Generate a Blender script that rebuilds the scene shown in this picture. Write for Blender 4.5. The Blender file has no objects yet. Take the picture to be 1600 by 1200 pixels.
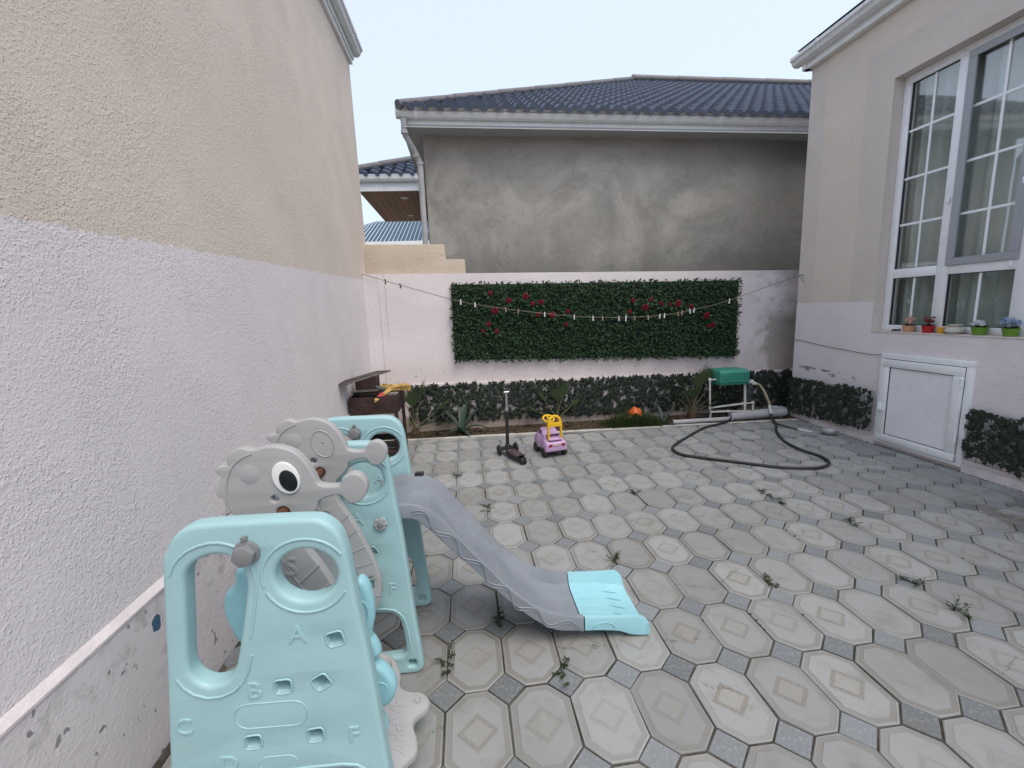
import bpy, bmesh, math, random
from mathutils import Vector, Matrix, Euler
from mathutils.geometry import tessellate_polygon
R = math.radians
random.seed(7)
scene = bpy.context.scene
COL = scene.collection

# ------------------------------------------------------------------ camera, sky, sun, exposure
cam = bpy.data.cameras.new('camera')
cam.sensor_fit = 'HORIZONTAL'; cam.sensor_width = 36.0; cam.lens = 36.0 * 690 / 1600
cam.clip_start = 0.05; cam.clip_end = 400
camo = bpy.data.objects.new('camera', cam); COL.objects.link(camo)
yaw, pitch, roll = .0976, .1658, -.0398
fw = Vector((math.sin(yaw) * math.cos(pitch), math.cos(yaw) * math.cos(pitch), -math.sin(pitch)))
r0 = Vector((math.cos(yaw), -math.sin(yaw), 0)); u0 = r0.cross(fw)
rr = r0 * math.cos(roll) + u0 * math.sin(roll); uu = -r0 * math.sin(roll) + u0 * math.cos(roll)
camo.matrix_world = Matrix(((rr.x, uu.x, -fw.x, 0), (rr.y, uu.y, -fw.y, 0), (rr.z, uu.z, -fw.z, 1.55), (0, 0, 0, 1)))
scene.camera = camo
scene.cycles.max_bounces = 6; scene.cycles.diffuse_bounces = 3; scene.cycles.glossy_bounces = 3; scene.cycles.transmission_bounces = 4; scene.cycles.transparent_max_bounces = 10

SUN_EL, SUN_AZ = 60, 148          # degrees; azimuth from +Y clockwise
world = bpy.data.worlds.new('World'); scene.world = world; world.use_nodes = True
wn, wl = world.node_tree.nodes, world.node_tree.links
wn.clear()
sky = wn.new('ShaderNodeTexSky'); sky.sky_type = 'NISHITA'; sky.sun_disc = False
sky.sun_elevation = R(SUN_EL); sky.sun_rotation = R(SUN_AZ); sky.air_density = 1.0; sky.dust_density = 4.0; sky.ozone_density = 1.0
veil = wn.new('ShaderNodeMix'); veil.data_type = 'RGBA'; veil.inputs[0].default_value = .52
veil.inputs[7].default_value = (9.8, 11.0, 12.9, 1)          # thin even cloud veil over the blue
bg = wn.new('ShaderNodeBackground'); bg.inputs[1].default_value = .10
wo = wn.new('ShaderNodeOutputWorld')
wl.new(sky.outputs[0], veil.inputs[6]); wl.new(veil.outputs[2], bg.inputs[0]); wl.new(bg.outputs[0], wo.inputs[0])

sl = bpy.data.lights.new('sun', 'SUN'); sl.energy = 1.5; sl.angle = R(40); sl.color = (1.0, .91, .80)
so = bpy.data.objects.new('sun', sl); COL.objects.link(so)
sd = Vector((math.sin(R(SUN_AZ)) * math.cos(R(SUN_EL)), math.cos(R(SUN_AZ)) * math.cos(R(SUN_EL)), math.sin(R(SUN_EL))))
so.rotation_euler = sd.to_track_quat('Z', 'Y').to_euler(); so.location = (0, 0, 20)
vs = scene.view_settings
vs.view_transform = 'Standard'; vs.look = 'None'; vs.gamma = 1; vs.use_curve_mapping = False; vs.exposure = 0.47

# ------------------------------------------------------------------ node + material helpers
class NT:
    def __init__(s, name):
        s.m = bpy.data.materials.new(name); s.m.use_nodes = True
        s.t = s.m.node_tree; s.n = s.t.nodes; s.l = s.t.links
        s.b = s.n['Principled BSDF']
    def put(s, sock, v):
        if isinstance(v, bpy.types.NodeSocket): s.l.new(v, sock)
        elif isinstance(v, (tuple, list)):
            sock.default_value = (*v, 1) if (len(v) == 3 and sock.type == 'RGBA') else v
        else: sock.default_value = v
    def math(s, op, a, b=0., c=0., clamp=False):
        n = s.n.new('ShaderNodeMath'); n.operation = op; n.use_clamp = clamp
        s.put(n.inputs[0], a); s.put(n.inputs[1], b); s.put(n.inputs[2], c); return n.outputs[0]
    def mix(s, f, a, b, mode='MIX'):
        n = s.n.new('ShaderNodeMix'); n.data_type = 'RGBA'; n.blend_type = mode; n.clamp_factor = True
        s.put(n.inputs[0], f); s.put(n.inputs[6], a); s.put(n.inputs[7], b); return n.outputs[2]
    def pos(s):
        return s.n.new('ShaderNodeNewGeometry').outputs['Position']
    def obj(s):
        return s.n.new('ShaderNodeTexCoord').outputs['Object']
    def rnd(s):
        return s.n.new('ShaderNodeObjectInfo').outputs['Random']
    def xyz(s, v):
        n = s.n.new('ShaderNodeSeparateXYZ'); s.l.new(v, n.inputs[0]); return n.outputs
    def vmul(s, v, sc):
        n = s.n.new('ShaderNodeVectorMath'); n.operation = 'MULTIPLY'; s.l.new(v, n.inputs[0]); n.inputs[1].default_value = sc; return n.outputs[0]
    def noise(s, v, scale, detail=3, rough=.55, dist=0.):
        n = s.n.new('ShaderNodeTexNoise'); s.l.new(v, n.inputs['Vector'])
        n.inputs['Scale'].default_value = scale; n.inputs['Detail'].default_value = detail
        n.inputs['Roughness'].default_value = rough; n.inputs['Distortion'].default_value = dist; return n.outputs[0]
    def ramp(s, v, lo, hi, a=0., b=1.):
        n = s.n.new('ShaderNodeMapRange'); n.interpolation_type = 'SMOOTHSTEP'
        s.put(n.inputs[0], v); s.put(n.inputs[1], lo); s.put(n.inputs[2], hi); s.put(n.inputs[3], a); s.put(n.inputs[4], b); return n.outputs[0]
    def bump(s, h, dist, strength=1., prev=None):
        n = s.n.new('ShaderNodeBump'); n.inputs['Distance'].default_value = dist; n.inputs['Strength'].default_value = strength
        s.l.new(h, n.inputs['Height'])
        if prev: s.l.new(prev, n.inputs['Normal'])
        return n.outputs[0]
    def band(s, v, lo, hi, soft=.004):
        a = s.ramp(v, lo - soft, lo + soft); b = s.ramp(v, hi - soft, hi + soft, 1., 0.)
        return s.math('MULTIPLY', a, b)
    def out(s, col=None, rough=None, normal=None, spec=None, metal=None):
        if col is not None: s.put(s.b.inputs['Base Color'], col)
        if rough is not None: s.put(s.b.inputs['Roughness'], rough)
        if normal is not None: s.put(s.b.inputs['Normal'], normal)
        if spec is not None: s.b.inputs['Specular IOR Level'].default_value = spec
        if metal is not None: s.b.inputs['Metallic'].default_value = metal
        return s.m

def mul(c, k): return tuple(min(1, x * k) for x in c)

def pmat(name, col, rough=.55, var=.10, vscale=4., bump=0., bscale=60., spec=.4, metal=0., dirt=0., dirtcol=(.10, .085, .07), rand=0., coords='obj'):
    t = NT(name); v = t.obj() if coords == 'obj' else t.pos()
    n1 = t.noise(v, vscale, 4)
    c = t.mix(t.ramp(n1, .3, .7), mul(col, 1 - var), mul(col, 1 + var))
    if rand:
        k = t.math('MULTIPLY_ADD', t.rnd(), 2 * rand, 1 - rand)
        hv = t.n.new('ShaderNodeHueSaturation'); t.l.new(k, hv.inputs['Value']); t.l.new(c, hv.inputs['Color']); c = hv.outputs[0]
    if dirt:
        d = t.noise(v, vscale * 3.1, 6, .65); c = t.mix(t.math('MULTIPLY', t.ramp(d, .52, .72), dirt), c, dirtcol)
    nrm = None
    if bump: nrm = t.bump(t.noise(v, bscale, 4, .6), bump)
    rg = t.ramp(t.noise(v, vscale * 5, 3), .3, .7, max(.02, rough - .07), min(1, rough + .07))
    return t.out(c, rg, nrm, spec, metal)

def stucco(name, colnodes, depth=.012, scale=42., rough=.93):
    """rough-cast render: colnodes(t, pos) -> colour socket"""
    t = NT(name); p = t.pos()
    c = colnodes(t, p)
    lump = t.noise(p, scale * .55, 4, .74, .0)
    flake = t.ramp(t.noise(p, scale * 1.15, 2, .6), .50, .78)
    soft = t.ramp(t.noise(p, 2.3, 3), .35, .65, .55, 1.15)
    h = t.math('MULTIPLY', t.math('ADD', lump, t.math('MULTIPLY', flake, .45)), soft)
    sh = t.ramp(t.noise(p, 1.1, 3, .6), .3, .72, .955, 1.03)
    hv = t.n.new('ShaderNodeHueSaturation'); t.l.new(sh, hv.inputs['Value']); t.l.new(c, hv.inputs['Color'])
    return t.out(hv.outputs[0], rough, t.bump(h, depth), .15)

# ------------------------------------------------------------------ mesh helpers
class MB:
    def __init__(s): s.v = []; s.f = []; s.mi = []
    def add(s, vs, fs, mi=0):
        o = len(s.v); s.v += [tuple(v) for v in vs]
        for f in fs: s.f.append(tuple(i + o for i in f)); s.mi.append(mi)
        return s
    def box(s, c, d, rot=None, mi=0, taper=1.):
        x, y, z = d[0] / 2, d[1] / 2, d[2] / 2; t = taper
        vs = [Vector(q) for q in ((-x, -y, -z), (x, -y, -z), (x, y, -z), (-x, y, -z), (-x * t, -y * t, z), (x * t, -y * t, z), (x * t, y * t, z), (-x * t, y * t, z))]
        if rot is not None:
            m = Euler(rot).to_matrix(); vs = [m @ v for v in vs]
        vs = [v + Vector(c) for v in vs]
        return s.add(vs, [(3, 2, 1, 0), (4, 5, 6, 7), (0, 1, 5, 4), (1, 2, 6, 5), (2, 3, 7, 6), (3, 0, 4, 7)], mi)
    def bx(s, x0, x1, y0, y1, z0, z1, mi=0):
        return s.box(((x0 + x1) / 2, (y0 + y1) / 2, (z0 + z1) / 2), (x1 - x0, y1 - y0, z1 - z0), None, mi)
    def tube(s, pts, r, n=8, mi=0, cap=True, squash=None):
        pts = [Vector(p) for p in pts]; rs = r if isinstance(r, (list, tuple)) else [r] * len(pts)
        rings = []; up = None
        for i, p in enumerate(pts):
            d = (pts[min(i + 1, len(pts) - 1)] - pts[max(i - 1, 0)]).normalized()
            if up is None:
                up = Vector((0, 0, 1)) if abs(d.z) < .9 else Vector((1, 0, 0))
            a = d.cross(up)
            if a.length < 1e-5: a = d.cross(Vector((0, 1, 0)))
            a.normalize(); b = a.cross(d).normalized(); up = b
            k = squash or 1.
            rings.append([p + a * math.cos(t) * rs[i] + b * math.sin(t) * rs[i] * k for t in [2 * math.pi * j / n for j in range(n)]])
        vs = [v for q in rings for v in q]; fs = []
        for i in range(len(pts) - 1):
            for j in range(n):
                k = (j + 1) % n; fs.append((i * n + j, i * n + k, i * n + n + k, i * n + n + j))
        if cap: fs += [tuple(range(n - 1, -1, -1)), tuple(range((len(pts) - 1) * n, len(pts) * n))]
        return s.add(vs, fs, mi)
    def lathe(s, prof, n=20, c=(0, 0, 0), mi=0, axis='z', rot=None):
        vs = []; fs = []
        for r, h in prof:
            for j in range(n):
                a = 2 * math.pi * j / n
                if axis == 'z': v = Vector((r * math.cos(a), r * math.sin(a), h))
                elif axis == 'y': v = Vector((r * math.cos(a), h, -r * math.sin(a)))
                else: v = Vector((h, r * math.cos(a), r * math.sin(a)))
                if rot is not None: v = rot @ v
                vs.append(v + Vector(c))
        for i in range(len(prof) - 1):
            for j in range(n):
                k = (j + 1) % n; fs.append((i * n + j, i * n + k, (i + 1) * n + k, (i + 1) * n + j))
        if prof[0][0] > 1e-6: fs.append(tuple(range(n - 1, -1, -1)))
        if prof[-1][0] > 1e-6: fs.append(tuple(range((len(prof) - 1) * n, len(prof) * n)))
        return s.add(vs, fs, mi)
    def prism(s, poly, axis, a, b, mi=0):
        """poly in the two remaining axes, extruded from a to b along axis"""
        def P(p, h): return (h, p[0], p[1]) if axis == 'x' else (p[0], h, p[1]) if axis == 'y' else (p[0], p[1], h)
        n = len(poly); vs = [P(p, a) for p in poly] + [P(p, b) for p in poly]
        tri = tessellate_polygon([[Vector((p[0], p[1], 0)) for p in poly]])
        fs = [tuple(t) for t in tri] + [tuple(i + n for i in reversed(t)) for t in tri]
        fs += [(i, (i + 1) % n, (i + 1) % n + n, i + n) for i in range(n)]
        return s.add(vs, fs, mi)
    def mesh(s, name, mats, smooth=None, bevel=0., seg=2):
        me = bpy.data.meshes.new(name); me.from_pydata(s.v, [], s.f)
        for m in (mats if isinstance(mats, (list, tuple)) else [mats]): me.materials.append(m)
        me.polygons.foreach_set('material_index', s.mi)
        finish(me, smooth, bevel, seg); return me
    def build(s, name, mats, parent=None, smooth=None, bevel=0., seg=2):
        return link(name, s.mesh(name, mats, smooth, bevel, seg), parent)

def finish(me, smooth=None, bevel=0., seg=2):
    bm = bmesh.new(); bm.from_mesh(me)
    bmesh.ops.recalc_face_normals(bm, faces=bm.faces)
    if bevel:
        es = [e for e in bm.edges if len(e.link_faces) == 2 and e.calc_face_angle() > R(30)]
        bmesh.ops.bevel(bm, geom=es, offset=bevel, segments=seg, affect='EDGES', profile=.5, clamp_overlap=True)
    bm.to_mesh(me); bm.free()
    if smooth is not None:
        me.shade_smooth(); me.set_sharp_from_angle(angle=R(smooth))
    me.update()

def link(name, me, parent=None, loc=None):
    o = bpy.data.objects.new(name, me); COL.objects.link(o)
    if parent is not None:
        o.parent = parent
        if loc is None: o.matrix_parent_inverse = Matrix.Translation(-(root_loc(parent)))
    if loc is not None: o.location = loc
    return o
def root_loc(o): return Vector(o.location) if o.parent is None else Vector((0, 0, 0))
# meshes are modelled in world metres; a child of a thing's Empty gets the inverse of that Empty's place,
# a child of a part (already at identity in world) needs none.

def tag(o, label, cat, group=None):
    o['label'] = label; o['category'] = cat
    if group: o['group'] = group
    return o
def struct(o): o['kind'] = 'structure'; return o
def stuff(o): o['kind'] = 'stuff'; return o
def thing(name, label, cat, loc=(0, 0, 0), group=None):
    o = bpy.data.objects.new(name, None); COL.objects.link(o); o.location = loc; o.empty_display_size = .1
    return tag(o, label, cat, group)

def smooth_loop(pts, sub=4, closed=True):
    P = [Vector((p[0], p[1], p[2] if len(p) > 2 else 0)) for p in pts]; n = len(P); out = []
    for i in range(n if closed else n - 1):
        g = (lambda k: P[k % n]) if closed else (lambda k: P[max(0, min(n - 1, k))])
        a, b, c, d = g(i - 1), g(i), g(i + 1), g(i + 2)
        for j in range(sub):
            t = j / sub
            out.append(.5 * ((2 * b) + (c - a) * t + (2 * a - 5 * b + 4 * c - d) * t * t + (3 * b - a - 3 * c + d) * t ** 3))
    if not closed: out.append(P[-1])
    return out

def area2(p): return sum(p[i][0] * p[(i + 1) % len(p)][1] - p[(i + 1) % len(p)][0] * p[i][1] for i in range(len(p)))

def plate_mesh(name, loops, thick, bevel, mat, res=2, plane='xz', at=0.):
    """a moulded plate: first loop is the outline, the others are holes; rounded edges"""
    cu = bpy.data.curves.new('tmp', 'CURVE'); cu.dimensions = '2D'; cu.fill_mode = 'BOTH'
    for k, lp in enumerate(loops):
        pts = [(p[0], p[1]) for p in lp]
        if (area2(pts) > 0) == (k == 0): pts.reverse()
        sp = cu.splines.new('POLY'); sp.points.add(len(pts) - 1); sp.use_cyclic_u = True
        for q, p in zip(sp.points, pts): q.co = (p[0], p[1], 0, 1)
    cu.extrude = max(.0005, thick / 2 - bevel); cu.bevel_depth = bevel; cu.bevel_resolution = res; cu.offset = -bevel
    me = curve_mesh(name, cu, mat)
    for v in me.vertices:
        x, y, z = v.co
        v.co = (x, at - z, y) if plane == 'xz' else (at + z, x, y) if plane == 'yz' else (x, y, at + z)
    finish(me, 40); return me

def curve_mesh(name, cu, mat):
    ob = bpy.data.objects.new('tmp', cu); COL.objects.link(ob)
    bpy.context.view_layer.update()
    dg = bpy.context.evaluated_depsgraph_get()
    me = bpy.data.meshes.new_from_object(ob.evaluated_get(dg)); me.name = name
    bpy.data.objects.remove(ob); bpy.data.curves.remove(cu)
    bm = bmesh.new(); bm.from_mesh(me); bmesh.ops.remove_doubles(bm, verts=bm.verts, dist=1e-5); bm.to_mesh(me); bm.free()
    me.materials.clear(); me.materials.append(mat); return me

def text_mesh(body, size, depth, mat):
    cu = bpy.data.curves.new('tmp', 'FONT'); cu.body = body; cu.size = size; cu.extrude = depth; cu.align_x = 'CENTER'; cu.align_y = 'CENTER'
    cu.resolution_u = 3; cu.bevel_depth = .0008
    me = curve_mesh('letter', cu, mat); finish(me, 30); return me

def ell(cx, cz, rx, rz, n=28, rot=0.):
    o = []
    for i in range(n):
        a = 2 * math.pi * i / n; x, y = rx * math.cos(a), rz * math.sin(a)
        o.append((cx + x * math.cos(rot) - y * math.sin(rot), cz + x * math.sin(rot) + y * math.cos(rot)))
    return o
def rrect(cx, cz, w, h, r, rot=0., n=4):
    o = []
    for qx, qz, a0 in ((1, 1, 0), (-1, 1, 90), (-1, -1, 180), (1, -1, 270)):
        for i in range(n + 1):
            a = R(a0 + 90 * i / n); x = qx * (w / 2 - r) + r * math.cos(a); y = qz * (h / 2 - r) + r * math.sin(a)
            o.append((cx + x * math.cos(rot) - y * math.sin(rot), cz + x * math.sin(rot) + y * math.cos(rot)))
    return o
def copy_tree(o, parent=None):
    c = o.copy(); COL.objects.link(c)
    if parent is not None: c.parent = parent
    for ch in list(o.children): copy_tree(ch, c)
    return c

# ------------------------------------------------------------------ materials
BEIGE = (.685, .605, .53); PINK = (.765, .715, .73); GREYB = (.635, .57, .525)

def col_left(t, p):
    x, y, z = t.xyz(p)
    line = t.math('MULTIPLY_ADD', y, .030, 1.812)
    e = t.math('ADD', t.math('SUBTRACT', z, line), t.math('MULTIPLY', t.math('SUBTRACT', t.noise(p, 30, 3), .5), .05))
    c = t.mix(t.ramp(e, -.004, .004), PINK, BEIGE)
    st = t.noise(t.vmul(p, (1, 1, .35)), 1.6, 5, .6)
    c = t.mix(t.math('MULTIPLY', t.ramp(st, .5, .75), .10), c, (.52, .45, .37))
    # rain streaks and old rubbed stains
    st2 = t.noise(t.vmul(p, (1, 3.5, .5)), 2.2, 4, .65)
    return t.mix(t.math('MULTIPLY', t.ramp(st2, .56, .74), .08), c, (.50, .40, .30))
M_LEFT = stucco('left_stucco', col_left, .0052, 90)

def col_plinth(t, p):
    x, y, z = t.xyz(p)
    c = t.mix(t.noise(p, 2.2, 5), mul(PINK, .86), mul(PINK, .98))
    spots = t.ramp(t.noise(t.vmul(p, (1, 1, .8)), 26, 2, .5), .66, .71)
    c = t.mix(t.math('MULTIPLY', spots, .8), c, (.17, .165, .18))
    sc = t.ramp(t.noise(p, 7, 6, .7), .57, .68); c = t.mix(t.math('MULTIPLY', sc, .35), c, (.30, .27, .25))
    up = t.ramp(z, .30, .56); c = t.mix(t.math('MULTIPLY', t.math('MULTIPLY', up, t.ramp(t.noise(p, 14, 4), .5, .6)), .35), c, (.40, .38, .36))
    dy = t.math('SUBTRACT', y, 1.60); dz = t.math('SUBTRACT', z, .46)
    d = t.math('ADD', t.math('POWER', t.math('DIVIDE', dy, .024), 2.), t.math('POWER', t.math('DIVIDE', dz, .034), 2.))
    d = t.math('ADD', d, t.math('MULTIPLY', t.math('SUBTRACT', t.noise(p, 60, 3), .5), 1.4))
    return t.mix(t.ramp(d, .85, 1.0, 1., 0.), c, (.06, .13, .21))
M_PLINTH = stucco('plinth_render', col_plinth, .0022, 60)
M_LEDGE = pmat('ledge_paint', (.70, .64, .65), .9, .10, 8, .003, 80, .2, coords='pos')

def col_right(t, p):
    x, y, z = t.xyz(p); w = t.math('MULTIPLY', t.math('SUBTRACT', t.noise(p, 22, 3), .5), .03)
    yy = t.math('ADD', y, w); zz = t.math('ADD', z, w)
    c = BEIGE
    corner = t.ramp(yy, 5.13, 5.15); c = t.mix(corner, c, GREYB)
    ring = t.math('MULTIPLY', t.band(yy, 1.5, 4.60, .006), t.band(zz, .9, 3.95, .006)); c = t.mix(ring, c, GREYB)
    top = t.math('MULTIPLY', t.ramp(yy, 4.29, 4.31, 0., 1.), t.ramp(zz, 1.485, 1.495, 1., 0.))
    low = t.ramp(zz, 1.17, 1.18, 1., 0.); c = t.mix(t.math('MAXIMUM', top, low), c, PINK)
    # flaked paint just above the leaf screen
    fl = t.math('MULTIPLY', t.band(y, 4.45, 5.25, .05), t.band(t.math('MULTIPLY_ADD', y, -.035, z), .455, .525, .012))
    fl = t.math('MULTIPLY', fl, t.ramp(t.noise(t.vmul(p, (1, .6, 1)), 17, 4), .50, .54)); c = t.mix(fl, c, (.27, .24, .25))
    g = t.ramp(t.noise(t.vmul(p, (1, 1, 3)), 5, 5), .55, .72); c = t.mix(t.math('MULTIPLY', g, .10), c, (.35, .33, .33))
    return c
M_RIGHT = stucco('right_house_stucco', col_right, .006, 50)

def col_boundary(t, p):
    x, y, z = t.xyz(p)
    c = t.mix(t.noise(t.vmul(p, (1, 1, 2)), 1.3, 5), mul(PINK, .90), mul(PINK, 1.02))
    right = t.math('ADD', x, t.math('MULTIPLY', t.math('SUBTRACT', t.noise(p, 3, 5), .5), .9))
    mk = t.math('MULTIPLY', t.ramp(right, 4.05, 4.2), t.ramp(z, 1.25, 1.5, 1., 0.)); c = t.mix(t.math('MULTIPLY', mk, .85), c, (.36, .32, .27))
    dirty = t.math('MULTIPLY', t.ramp(x, 3.6, 4.4), t.ramp(t.noise(p, 5, 6, .7), .42, .7)); c = t.mix(t.math('MULTIPLY', dirty, .75), c, (.30, .28, .32))
    low = t.math('MULTIPLY', t.band(z, .60, .82, .10), t.ramp(t.noise(t.vmul(p, (1, 1, 2)), 12, 5, .7), .60, .68)); c = t.mix(t.math('MULTIPLY', low, .7), c, (.28, .24, .23))
    warm = t.math('MULTIPLY', t.ramp(z, .75, 1.1, 1., 0.), t.noise(p, 4, 4)); c = t.mix(t.math('MULTIPLY', warm, .5), c, (.62, .50, .47))
    crk = t.math('ABSOLUTE', t.math('ADD', t.math('ADD', x, .985), t.math('MULTIPLY', t.math('SUBTRACT', t.noise(p, 9, 4), .5), .05)))
    crk2 = t.math('MULTIPLY', t.ramp(crk, .0015, .0045, 1., 0.), t.ramp(z, 1.0, 1.5)); c = t.mix(t.math('MULTIPLY', crk2, .6), c, (.10, .09, .09))
    base = t.math('MULTIPLY', t.ramp(t.math('ADD', z, t.math('MULTIPLY', t.noise(p, 7, 4), .2)), .22, .38, 1., 0.), .75); c = t.mix(base, c, (.27, .215, .165))
    mu = t.math('MULTIPLY', t.ramp(t.noise(p, 30, 2), .70, .73), t.ramp(z, .7, 1.2, 1., 0.)); return t.mix(t.math('MULTIPLY', mu, .7), c, (.12, .10, .09))
M_BOUND = stucco('boundary_render', col_boundary, .005, 44)
M_STEP = stucco('stepped_render', lambda t, p: t.mix(t.noise(p, 3, 5), (.47, .40, .32), (.60, .52, .43)), .009, 40)

def col_cement(t, p):
    q = t.vmul(p, (1, 1, 1.15))
    n1 = t.noise(q, .75, 6, .62, 1.6); n2 = t.noise(q, 2.1, 6, .68, .9); n3 = t.noise(q, 11, 5, .7, .6)
    c = t.mix(t.ramp(n1, .34, .66), (.245, .238, .22), (.365, .352, .326))
    c = t.mix(t.math('MULTIPLY', t.ramp(n2, .50, .74), .34), c, (.42, .40, .365))
    c = t.mix(t.math('MULTIPLY', t.ramp(n2, .28, .45, 1., 0.), .4), c, (.19, .18, .162))
    x, y, z = t.xyz(p)
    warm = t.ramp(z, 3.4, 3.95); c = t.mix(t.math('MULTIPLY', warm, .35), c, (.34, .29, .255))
    right_dark = t.math('MULTIPLY', t.ramp(t.math('ADD', x, t.math('MULTIPLY', n1, 1.6)), 4.5, 6.2), .55); c = t.mix(right_dark, c, (.13, .127, .122))  # wall colour gets darker towards its right end
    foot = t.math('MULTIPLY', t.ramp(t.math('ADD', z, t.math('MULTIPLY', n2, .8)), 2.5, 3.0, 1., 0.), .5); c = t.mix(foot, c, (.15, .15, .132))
    return t.mix(t.math('MULTIPLY', t.ramp(n3, .54, .70), .4), c, (.16, .152, .138))
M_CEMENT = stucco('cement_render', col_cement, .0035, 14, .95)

M_GUTTER = pmat('gutter_white', (.74, .75, .75), .35, .05, 6, 0, 60, .5, 0, .25, (.30, .30, .30), coords='pos')
M_FASCIA = pmat('fascia_white', (.80, .81, .81), .4, .05, 5, 0, 60, .5, 0, .15, (.35, .35, .35), coords='pos')
M_SOFFIT = pmat('soffit_grey', (.40, .41, .42), .6, .05)
M_ROOF = pmat('roof_tile_blue', (.027, .039, .070), .45, .14, 3, .0006, 90, .34, 0, .12, (.13, .13, .13), rand=.12, coords='pos')
M_CAP = pmat('ridge_cap', (.13, .125, .13), .5, .10, 4, 0, 60, .4, coords='pos')
M_METALROOF = pmat('sheet_roof_blue', (.07, .105, .14), .85, .08, 2, 0, 60, .08, coords='pos')
M_WOOD = pmat('soffit_plank', (.19, .085, .048), .5, .22, 9, .0006, 40, .4, rand=.22, coords='pos')
M_LAMPTRIM = pmat('lamp_trim', (.75, .75, .75), .4, .03)
M_UPVC = pmat('white_upvc', (.84, .86, .89), .32, .025, 3, 0, 60, .5, 0, .06, (.4, .38, .36), coords='pos')
M_UPVCGREY = pmat('grey_screen_frame', (.34, .36, .39), .4, .04)
M_GASKET = pmat('dark_gasket', (.03, .03, .032), .6, .1)
M_INTERIOR = pmat('room_paint', (.62, .63, .62), .9, .08)

def mat_glass():
    t = NT('window_glass')
    g = t.n.new('ShaderNodeBsdfGlossy'); g.inputs['Roughness'].default_value = .015
    tr = t.n.new('ShaderNodeBsdfTransparent'); tr.inputs[0].default_value = (.92, .95, .94, 1)
    fr = t.n.new('ShaderNodeLayerWeight'); fr.inputs[0].default_value = .5
    nb = t.bump(t.noise(t.pos(), 1.7, 1), .0008); t.l.new(nb, g.inputs['Normal'])
    mx = t.n.new('ShaderNodeMixShader')
    t.l.new(t.math('MULTIPLY_ADD', t.math('POWER', fr.outputs[1], 3.), .85, .15, clamp=True), mx.inputs[0]); t.l.new(tr.outputs[0], mx.inputs[1]); t.l.new(g.outputs[0], mx.inputs[2])
    t.l.new(mx.outputs[0], t.n['Material Output'].inputs[0]); return t.m
M_GLASS = mat_glass()
def mat_curtain():
    t = NT('sheer_curtain'); d = t.n.new('ShaderNodeBsdfDiffuse'); d.inputs[0].default_value = (.84, .86, .84, 1)
    l = t.n.new('ShaderNodeBsdfTranslucent'); l.inputs[0].default_value = (.6, .62, .6, 1)
    tr = t.n.new('ShaderNodeBsdfTransparent')
    a = t.n.new('ShaderNodeMixShader'); a.inputs[0].default_value = .15; t.l.new(d.outputs[0], a.inputs[1]); t.l.new(l.outputs[0], a.inputs[2])
    b = t.n.new('ShaderNodeMixShader'); b.inputs[0].default_value = .03; t.l.new(a.outputs[0], b.inputs[1]); t.l.new(tr.outputs[0], b.inputs[2])
    t.l.new(b.outputs[0], t.n['Material Output'].inputs[0]); return t.m
M_CURTAIN = mat_curtain()

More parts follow.
